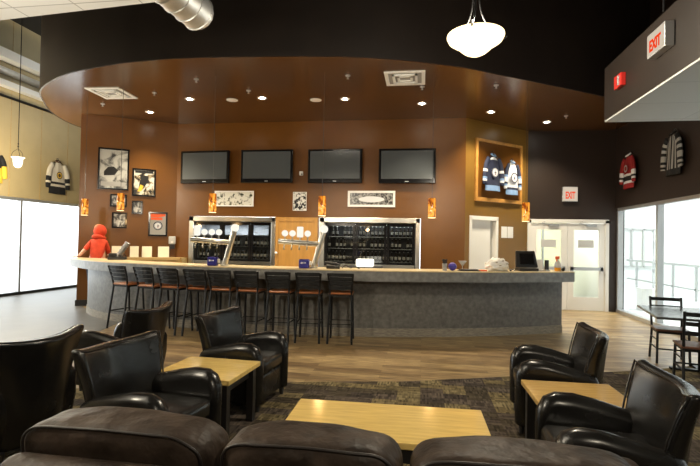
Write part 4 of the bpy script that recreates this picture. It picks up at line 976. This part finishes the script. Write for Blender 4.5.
# ------------------------------------------------------------------ things on the bar
def bp(x, y): return (x, y, 1.131)
def tower(label, x, y, flip=0):
    t_ = thing('beer_tower', label, 'beer tap tower', bp(x, y), R(6))
    MB().lathe([(.07, 0), (.07, .02), (.045, .03)], 16).build('base_flange', M['steel'], t_, smooth=True, ang=30)
    MB().tube([(0, 0, .02), (.155, 0, .60)], .048, 16).build('column', M['steel'], t_, smooth=True, ang=50)
    MB().tube([(.10, 0, .40), (-.60, 0, .44)], .045, 16).build('cross_tube', M['steel'], t_, smooth=True, ang=50)
    for k in range(4):
        x_ = -.49 + k * .128
        h_ = MB().tube([(x_, -.03, .39), (x_, -.09, .36), (x_, -.10, .30)], .013, 8).build('faucet', M['steel'], t_, smooth=True)
        MB().tube([(x_, -.02, .46), (x_, -.02, .53)], .012, 8).build('handle', M['steel'], t_)
        if k == (2 if flip else 0): MB().box((x_ - .055, -.04, .51), (x_ + .055, -.005, .69)).build('badge', M['badge'], t_, bevel=.03, seg=3)
        else: MB().lathe([(.0001, -.016), (.053, -.012), (.053, .012), (.0001, .016)], 20, mat=Matrix.Translation((x_, -.02, .575)) @ Matrix.Rotation(R(90), 4, 'X')).build('badge', M['badge'], t_, smooth=True, ang=50)
    MB().lathe([(.0001, -.02), (.068, -.014), (.068, .014), (.0001, .02)], 20, mat=Matrix.Translation((.165, 0, .655)) @ Matrix.Rotation(R(90), 4, 'X')).build('badge', M['badge'], t_, smooth=True, ang=50)
    return t_
tower('slanted steel beer tower with five round badges before the left cooler', -3.38, 7.72); tower('slanted steel beer tower with five badges before the plywood door', -1.80, 7.70, 1)
def bluebox(label, x, y):
    t_ = thing('coaster_caddy', label, 'caddy', bp(x, y), R(4))
    MB().box((-.085, -.06, 0), (.085, .06, .15)).build('body', M['blue'], t_, bevel=.02, seg=3)
    e = MB(); 
    for k, (a, w_) in enumerate(((-.05, .022), (-.02, .016), (.012, .024))): e.box((a, -.0635, .075 + .004 * k), (a + w_, -.0605, .105 - .003 * k))
    e.build('white_mark', M['paper'], t_)
    MB().box((.085, -.03, .05), (.12, .03, .12)).build('napkin', M['paper'], t_, bevel=.01)
bluebox('blue caddy with a white mark beside the left beer tower', -3.55, 7.62); bluebox('blue caddy with a white mark beside the right beer tower', -1.935, 7.60)
t_ = thing('black_telephone', 'black telephone lying on the bar before the right cooler', 'telephone', bp(-1.47, 7.72), R(10))
MB().prism([(-.11, -.10), (.11, -.10), (.12, .10), (-.12, .10)], 0, .05).build('base', M['bplastic'], t_, bevel=.012); MB().tube(catmull([(-.13, -.02, .05), (-.12, -.02, .10), (-.03, -.02, .085), (.05, -.02, .075), (.12, -.02, .06)], 4), .024, 10).build('handset', M['bplastic'], t_, smooth=True)
tag(MB().tube(catmull([(-1.32, 7.74, 1.145), (-1.25, 7.70, 1.19), (-1.18, 7.74, 1.15), (-1.10, 7.70, 1.17), (-1.03, 7.76, 1.139)], 5), .008, 6).build('coiled_cord', M['bplastic'], smooth=True), 'loose dark cord on the bar right of the telephone', 'cord')
t_ = thing('glow_box', 'white box glowing under the middle door of the right cooler', 'box', (-1.19, 9.9, 0))  # plain white box made emissive for the bright glow behind the bar
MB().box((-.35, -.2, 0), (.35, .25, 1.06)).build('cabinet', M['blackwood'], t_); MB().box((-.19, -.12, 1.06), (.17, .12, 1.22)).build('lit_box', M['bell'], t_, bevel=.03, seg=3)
def cup(name, label, x, y, parts, cat='cup'):
    t_ = thing(name, label, cat, bp(x, y))
    for n_, mb, mt in parts: mb.build(n_, mt, t_, smooth=True, ang=45)
    return t_
st_ = MB()
for k in range(6): st_.tube([(-.01 + .004 * k, .01 * (k % 3 - 1), .05), (-.04 + .016 * k, .02 * (k % 3 - 1), .19)], .008, 6)
cup('straw_cup', 'glass with black straws left of the violet ball', .37, 8.0, [('glass', MB().lathe([(.035, 0), (.045, .12), (.042, .12), (.033, .006), (.0001, .005)], 16), M['clearplastic']), ('straws', st_, M['bplastic'])])
cup('violet_ball', 'violet blue ball shaped cup on the bar', .50, 8.05, [('bowl', MB().ball((0, 0, .068), .07), M['purple']), ('band', MB().lathe([(.071, .055), (.074, .06), (.074, .075), (.071, .08)], 20), M['blue'])])
cup('martini_glass', 'pale cone shaped glass right of the violet ball', .68, 8.24, [('cone', MB().lathe([(.006, .07), (.075, .16), (.072, .16), (.0001, .078)], 20), M['clearplastic']), ('stem', MB().lathe([(.045, 0), (.04, .006), (.007, .012), (.007, .07)], 16), M['clearplastic'])])
t_ = thing('bill_folder', 'flat black bill folder on the bar beside the cone glass', 'folder', bp(.77, 8.10), R(14))
MB().box((-.17, -.08, 0), (.17, .08, .012)).build('cover', M['bplastic'], t_); MB().box((-.15, -.06, .0125), (.15, .08, .03)).build('flap', M['bplastic'], t_, bevel=.006); MB().box((.19, -.05, 0), (.30, .04, .02)).build('receipt', M['orangep'], t_)
# white plastic bag
bm = bmesh.new(); bmesh.ops.create_icosphere(bm, subdivisions=4, radius=1)
for v in bm.verts:
    n = v.co.copy(); f_ = 1 + .16 * math.sin(n.x * 7 + n.z * 5) * math.cos(n.y * 6 + n.x * 3) + .09 * math.sin(n.z * 13 + n.y * 9)
    z = n.z * f_; hgt = .125 if z > 0 else .11
    v.co = Vector((n.x * f_ * .20 * (1 - .25 * max(0, z)), n.y * f_ * .12, max(0, .09 + z * hgt)))
me = bpy.data.meshes.new('plastic_bag'); bm.to_mesh(me); bm.free(); me.materials.append(M['paper'])
for p_ in me.polygons: p_.use_smooth = True
me.transform(Matrix.Diagonal((1, 1, 1, 1)))
bag = thing('plastic_bag', 'crumpled white plastic bag on the bar', 'bag', bp(1.26, 8.32), R(20)); o = bpy.data.objects.new('bag_body', me); COL.objects.link(o); o.parent = bag
e = MB()
for x_, z_ in ((-.09, .14), (.03, .17), (.10, .12), (-.02, .09)): e.box((x_, -.125, z_), (x_ + .035, -.118, z_ + .012))
e.build('printed_mark', M['jbrown'], bag)
tag(MB().tube(catmull([(1.475, 8.30, 1.142), (1.48, 8.37, 1.165), (1.49, 8.33, 1.145), (1.53, 8.40, 1.16), (1.56, 8.36, 1.142)], 5), .011, 6).build('tangled_cable', M['bplastic'], smooth=True), 'tangled dark cable between the plastic bag and the monitor', 'cable')
t_ = thing('till_monitor', 'black point of sale monitor seen from behind at the right bar end', 'monitor', bp(1.80, 8.56), R(14))
tl = Matrix.Translation((0, 0, .06)) @ Matrix.Rotation(R(-16), 4, 'X')
MB().prism([(-.20, .0), (.20, .0), (.17, .30), (-.17, .30)], -.03, .02, mat=tl @ Matrix.Rotation(R(90), 4, 'X')).build('rear_shell', M['bplastic'], t_, bevel=.018, seg=3, fix=True)
MB().prism([(-.13, .05), (.13, .05), (.12, .24), (-.12, .24)], .02, .035, mat=tl @ Matrix.Rotation(R(90), 4, 'X')).build('vent_panel', M['gloss_black'], t_, fix=True)
MB().box((-.17, -.10, 0), (.17, .12, .05)).build('stand', M['bplastic'], t_, bevel=.012)
t_ = thing('menu_holder', 'white card standing right of the black monitor', 'card holder', bp(2.04, 8.72), R(16)); MB().box((-.06, -.004, .01), (.06, .004, .20)).build('card', M['paper'], t_); MB().box((-.065, -.035, 0), (.065, .035, .01)).build('foot', M['clearplastic'], t_)
t_ = thing('card_terminal', 'narrow black payment terminal beside the white card', 'terminal', bp(2.175, 8.76), R(16)); MB().box((-.035, -.02, .01), (.035, .02, .19)).build('body', M['bplastic'], t_, bevel=.01); MB().box((-.045, -.045, 0), (.045, .045, .02)).build('base', M['alu'], t_)
t_ = thing('spray_bottle', 'clear spray bottle with orange trigger at the right bar end', 'bottle', bp(2.37, 8.80), R(30))
MB().lathe([(.05, 0), (.055, .01), (.055, .06)], 16).build('liquid', M['amberliq'], t_, smooth=True, ang=40); MB().lathe([(.055, .06), (.055, .12), (.03, .17), (.016, .19), (.016, .21)], 16).build('bottle_body', M['clearplastic'], t_, smooth=True); MB().box((-.045, -.014, .21), (.03, .014, .26)).box((-.03, -.01, .165), (-.018, .01, .21)).build('trigger', M['orangep'], t_, bevel=.005)
tag(place(MB().lathe([(.025, 0), (.03, .03), (.018, .055), (.0001, .06)], 12).build('bottle_stopper', M['bplastic'], smooth=True), bp(2.47, 8.84)), 'tiny black stopper beside the spray bottle', 'stopper')
t_ = thing('napkin_caddy', 'black napkin caddy on the bar beside the hooded person', 'caddy', bp(-6.12, 8.72), R(25))
MB().box((-.17, -.08, 0), (.17, .08, .06)).build('tray', M['bplastic'], t_, bevel=.01); MB().box((-.15, -.06, .06), (-.02, .06, .13)).box((.02, -.05, .06), (.08, .05, .10)).build('napkin_holder', M['bplastic'], t_, bevel=.01); MB().tube([(.08, 0, .06), (.13, 0, .12), (.16, 0, .06)], .012, 6).build('handle', M['bplastic'], t_)
# clear plastic sleeve rising from behind the caddy
t_ = thing('plastic_cup_sleeve', 'slanted clear plastic sleeve of cups behind the black caddy', 'cup sleeve', bp(-6.25, 8.92), R(20))
MB().lathe([(.06, 0), (.06, .02), (.05, .05)], 14).build('foot', M['bplastic'], t_)
lm = Matrix.Translation((0, 0, .05)) @ Matrix.Rotation(R(32), 4, 'Y')
for k in range(5): MB().lathe([(.040, k * .065), (.058, k * .065 + .085), (.062, k * .065 + .09), (.05, k * .065 + .088), (.034, k * .065 + .004)], 14, mat=lm).build('cup', M['clearplastic'], t_, smooth=True)

# ------------------------------------------------------------------ person behind the bar
pr = thing('person', 'person in a red hooded sweatshirt bending over behind the left bar end', 'person', (-7.17, 9.50, 0), R(8))
def skin_mesh(name, joints, edges, mat, parent, root=0, sub=2):
    me = bpy.data.meshes.new(name); me.from_pydata([j[0] for j in joints], edges, []); me.update()
    o = bpy.data.objects.new(name, me); COL.objects.link(o); o.parent = parent
    sk = o.modifiers.new('skin', 'SKIN'); sk.use_smooth_shade = True
    for i, j in enumerate(joints):
        d_ = me.skin_vertices[0].data[i]; d_.radius = (j[1], j[2] if len(j) > 2 else j[1]); d_.use_root = (i == root)
    s2 = o.modifiers.new('sub', 'SUBSURF'); s2.levels = sub; s2.render_levels = sub
    me.materials.append(mat)
    return o
# body (skin): facing +y (away), leaning forward; left hand set on the bar towards the camera
J = [((0, 0, .98), .15, .12), ((0, .02, 1.18), .15, .11), ((0, .05, 1.38), .12, .09), ((0, .09, 1.52), .07, .06), ((-.01, .14, 1.60), .055, .055), ((-.03, .19, 1.70), .08, .09), ((-.03, .19, 1.77), .07, .08),
     ((-.11, 0, .92), .10, .10), ((-.12, .03, .50), .065, .065), ((-.12, .0, .10), .045, .045), ((-.12, .12, .04), .04, .035),
     ((.11, 0, .92), .10, .10), ((.12, .03, .50), .065, .065), ((.12, 0, .10), .045, .045), ((.12, .12, .04), .04, .035),
     ((-.14, .05, 1.47), .05, .05), ((-.21, -.06, 1.33), .045, .045), ((-.265, -.19, 1.18), .034, .034), ((-.29, -.27, 1.155), .028, .02),
     ((.12, .07, 1.46), .045, .045), ((.15, .16, 1.29), .042, .042), ((.13, .32, 1.20), .034, .034), ((.08, .38, 1.18), .028, .02)]
E_ = [(0, 1), (1, 2), (2, 3), (3, 4), (4, 5), (5, 6), (0, 7), (7, 8), (8, 9), (9, 10), (0, 11), (11, 12), (12, 13), (13, 14), (2, 15), (15, 16), (16, 17), (17, 18), (2, 19), (19, 20), (20, 21), (21, 22)]
J = [(j[0], j[1], j[2]) for j in J]
skin_mesh('body', J, E_, M['skin'], pr)
for hx, hy, hz, dirx, diry in ((-.303, -.285, 1.15, -.1, -1), (.07, .39, 1.175, -.3, 1)):
    for k in range(5):
        sp_ = (k - 2) * .018; ln = (.055, .075, .085, .078, .06)[k]
        d_ = Vector((dirx, diry, 0)).normalized(); s2 = Vector((-d_.y, d_.x, 0))
        if k == 0: p_ = [Vector((hx, hy, hz)) + s2 * -.03 - d_ * .02, Vector((hx, hy, hz)) + s2 * -.055 + d_ * .01, Vector((hx, hy, hz - .005)) + s2 * -.065 + d_ * .035]
        else: b_ = Vector((hx, hy, hz)) + s2 * sp_; p_ = [b_ - d_ * .01, b_ + d_ * ln * .5 + Vector((0, 0, .004)), b_ + d_ * ln - Vector((0, 0, .010))]
        MB().tube([tuple(q_) for q_ in p_], [.0095, .009, .007], 8).build('finger', M['skin'], pr, smooth=True)
# sweatshirt torso + sleeves
JH = [((0, 0, .94), .17, .135), ((0, .01, 1.05), .165, .135), ((0, .03, 1.25), .165, .135), ((0, .05, 1.42), .155, .13), ((0, .075, 1.53), .12, .11), ((0, .10, 1.585), .09, .09),
      ((-.145, .05, 1.47), .07, .07), ((-.20, -.05, 1.35), .058, .058), ((-.225, -.11, 1.28), .05, .05),
      ((.145, .08, 1.47), .065, .065), ((.155, .16, 1.30), .056, .056), ((.11, .28, 1.22), .05, .05)]
EH = [(0, 1), (1, 2), (2, 3), (3, 4), (4, 5), (3, 6), (6, 7), (7, 8), (3, 9), (9, 10), (10, 11)]
skin_mesh('sweatshirt', JH, EH, M['hoodie'], pr, 2)
# hood bunched over the nape and the back of the bowed head
hb_ = MB().ball((-.005, .115, 1.715), .142, sc=(.95, .98, 1.06), n=20); hb_.tube(catmull([(-.10, .14, 1.55), (-.10, .03, 1.58), (-.04, -.02, 1.60), (.04, -.02, 1.60), (.10, .03, 1.58), (.10, .14, 1.55)], 4), [.03 + .012 * math.sin(PI * i / 20) for i in range(21)], 12)
hb_.build('hood', M['hoodie'], pr, smooth=True)
MB().ball((-.068, .175, 1.782), .096, sc=(.92, 1.1, 1.0), n=20).build('hair', M['hair'], pr, smooth=True)
fc = MB(); fc.tube([(0, .285, 1.75), (0, .315, 1.71), (0, .29, 1.695)], [.010, .016, .012], 8)
for sx in (-1, 1): fc.ball((sx * .035, .275, 1.752), .012); fc.ball((sx * .093, .19, 1.73), .028, sc=(.4, .8, 1.1))
fc.box((-.025, .275, 1.662), (.025, .284, 1.668)); fc.build('face_features', M['skin'], pr, smooth=True)
JJ = [((0, 0, .97), .17, .13), ((-.11, 0, .88), .115, .115), ((-.12, .03, .50), .08, .08), ((-.12, 0, .10), .065, .065), ((.11, 0, .88), .115, .115), ((.12, .03, .50), .08, .08), ((.12, 0, .10), .065, .065)]
skin_mesh('trousers', JJ, [(0, 1), (1, 2), (2, 3), (0, 4), (4, 5), (5, 6)], M['jeans'], pr)
for sx in (-1, 1): MB().box((sx * .12 - .05, -.06, 0), (sx * .12 + .05, .20, .085)).build('shoe', M['bplastic'], pr, bevel=.03, seg=3, smooth=True)

# ------------------------------------------------------------------ world light, hall lamps and added pendants
W = bpy.data.worlds.new('World'); S.world = W; W.use_nodes = True
nt = W.node_tree; bg = nt.nodes['Background']; bg.inputs['Color'].default_value = (0.93, 0.97, 1.0, 1); bg.inputs['Strength'].default_value = 3.2
# rink hall lamps
for i, (x, y) in enumerate([(8, 4), (8, 12), (15, 4), (15, 12), (11, 18)]):
    t_ = thing('rink_lamp', 'ceiling lamp over the rink hall', 'lamp', (x, y, 6.45), 0, 'rink hall lamps')
    MB().box((-.6, -.6, -.03), (.6, .6, .03)).build('housing', M['white'], t_)
    light('lamp', 'AREA', (0, 0, -.05), 290, (0.97, 1.0, 1.0), t_, size=1.2)
t_ = thing('vestibule_lamp', 'ceiling lamp inside the entrance vestibule', 'lamp', (3.5, YD + 1.5, 2.88)); MB().box((-.3, -.3, -.02), (.3, .3, .01)).build('housing', M['white'], t_); light('lamp', 'AREA', (0, 0, -.03), 70, (1, 1, .97), t_, size=.6)
# bowl pendants added out of view to light the lounge and tile ceiling
bowl('added cream glass bowl pendant out of view on the left', (-3.4, 1.5, 2.95), 170, 1.3)
bowl('added cream glass bowl pendant out of view behind the camera', (1.2, -.8, 2.95), 150)

# ------------------------------------------------------------------ camera
f_px = 470.0; YAW = R(8.8); PIT = math.atan(7.75 / f_px); ROL = .018
fw = Vector((-math.sin(YAW) * math.cos(PIT), math.cos(YAW) * math.cos(PIT), math.sin(PIT)))
r0 = Vector((math.cos(YAW), math.sin(YAW), 0)); u0 = r0.cross(fw)
rt = r0 * math.cos(ROL) + u0 * math.sin(ROL); up = u0 * math.cos(ROL) - r0 * math.sin(ROL)
cam = bpy.data.cameras.new('camera'); co = bpy.data.objects.new('camera', cam); COL.objects.link(co)
cam.sensor_width = 36; cam.sensor_fit = 'HORIZONTAL'; cam.lens = 36 * f_px / 700; cam.clip_start = .05
co.matrix_world = Matrix(((rt.x, up.x, -fw.x, 0), (rt.y, up.y, -fw.y, 0), (rt.z, up.z, -fw.z, 1.6), (0, 0, 0, 1)))
S.camera = co
S.view_settings.view_transform = 'Standard'; S.view_settings.look = 'None'; S.view_settings.gamma = 1; S.view_settings.exposure = 0.35; S.view_settings.use_curve_mapping = False
S.cycles.max_bounces = 8; S.cycles.transparent_max_bounces = 12; S.cycles.sample_clamp_indirect = 10.0; S.cycles.use_denoising = True
S.cycles.caustics_reflective = False; S.cycles.caustics_refractive = False
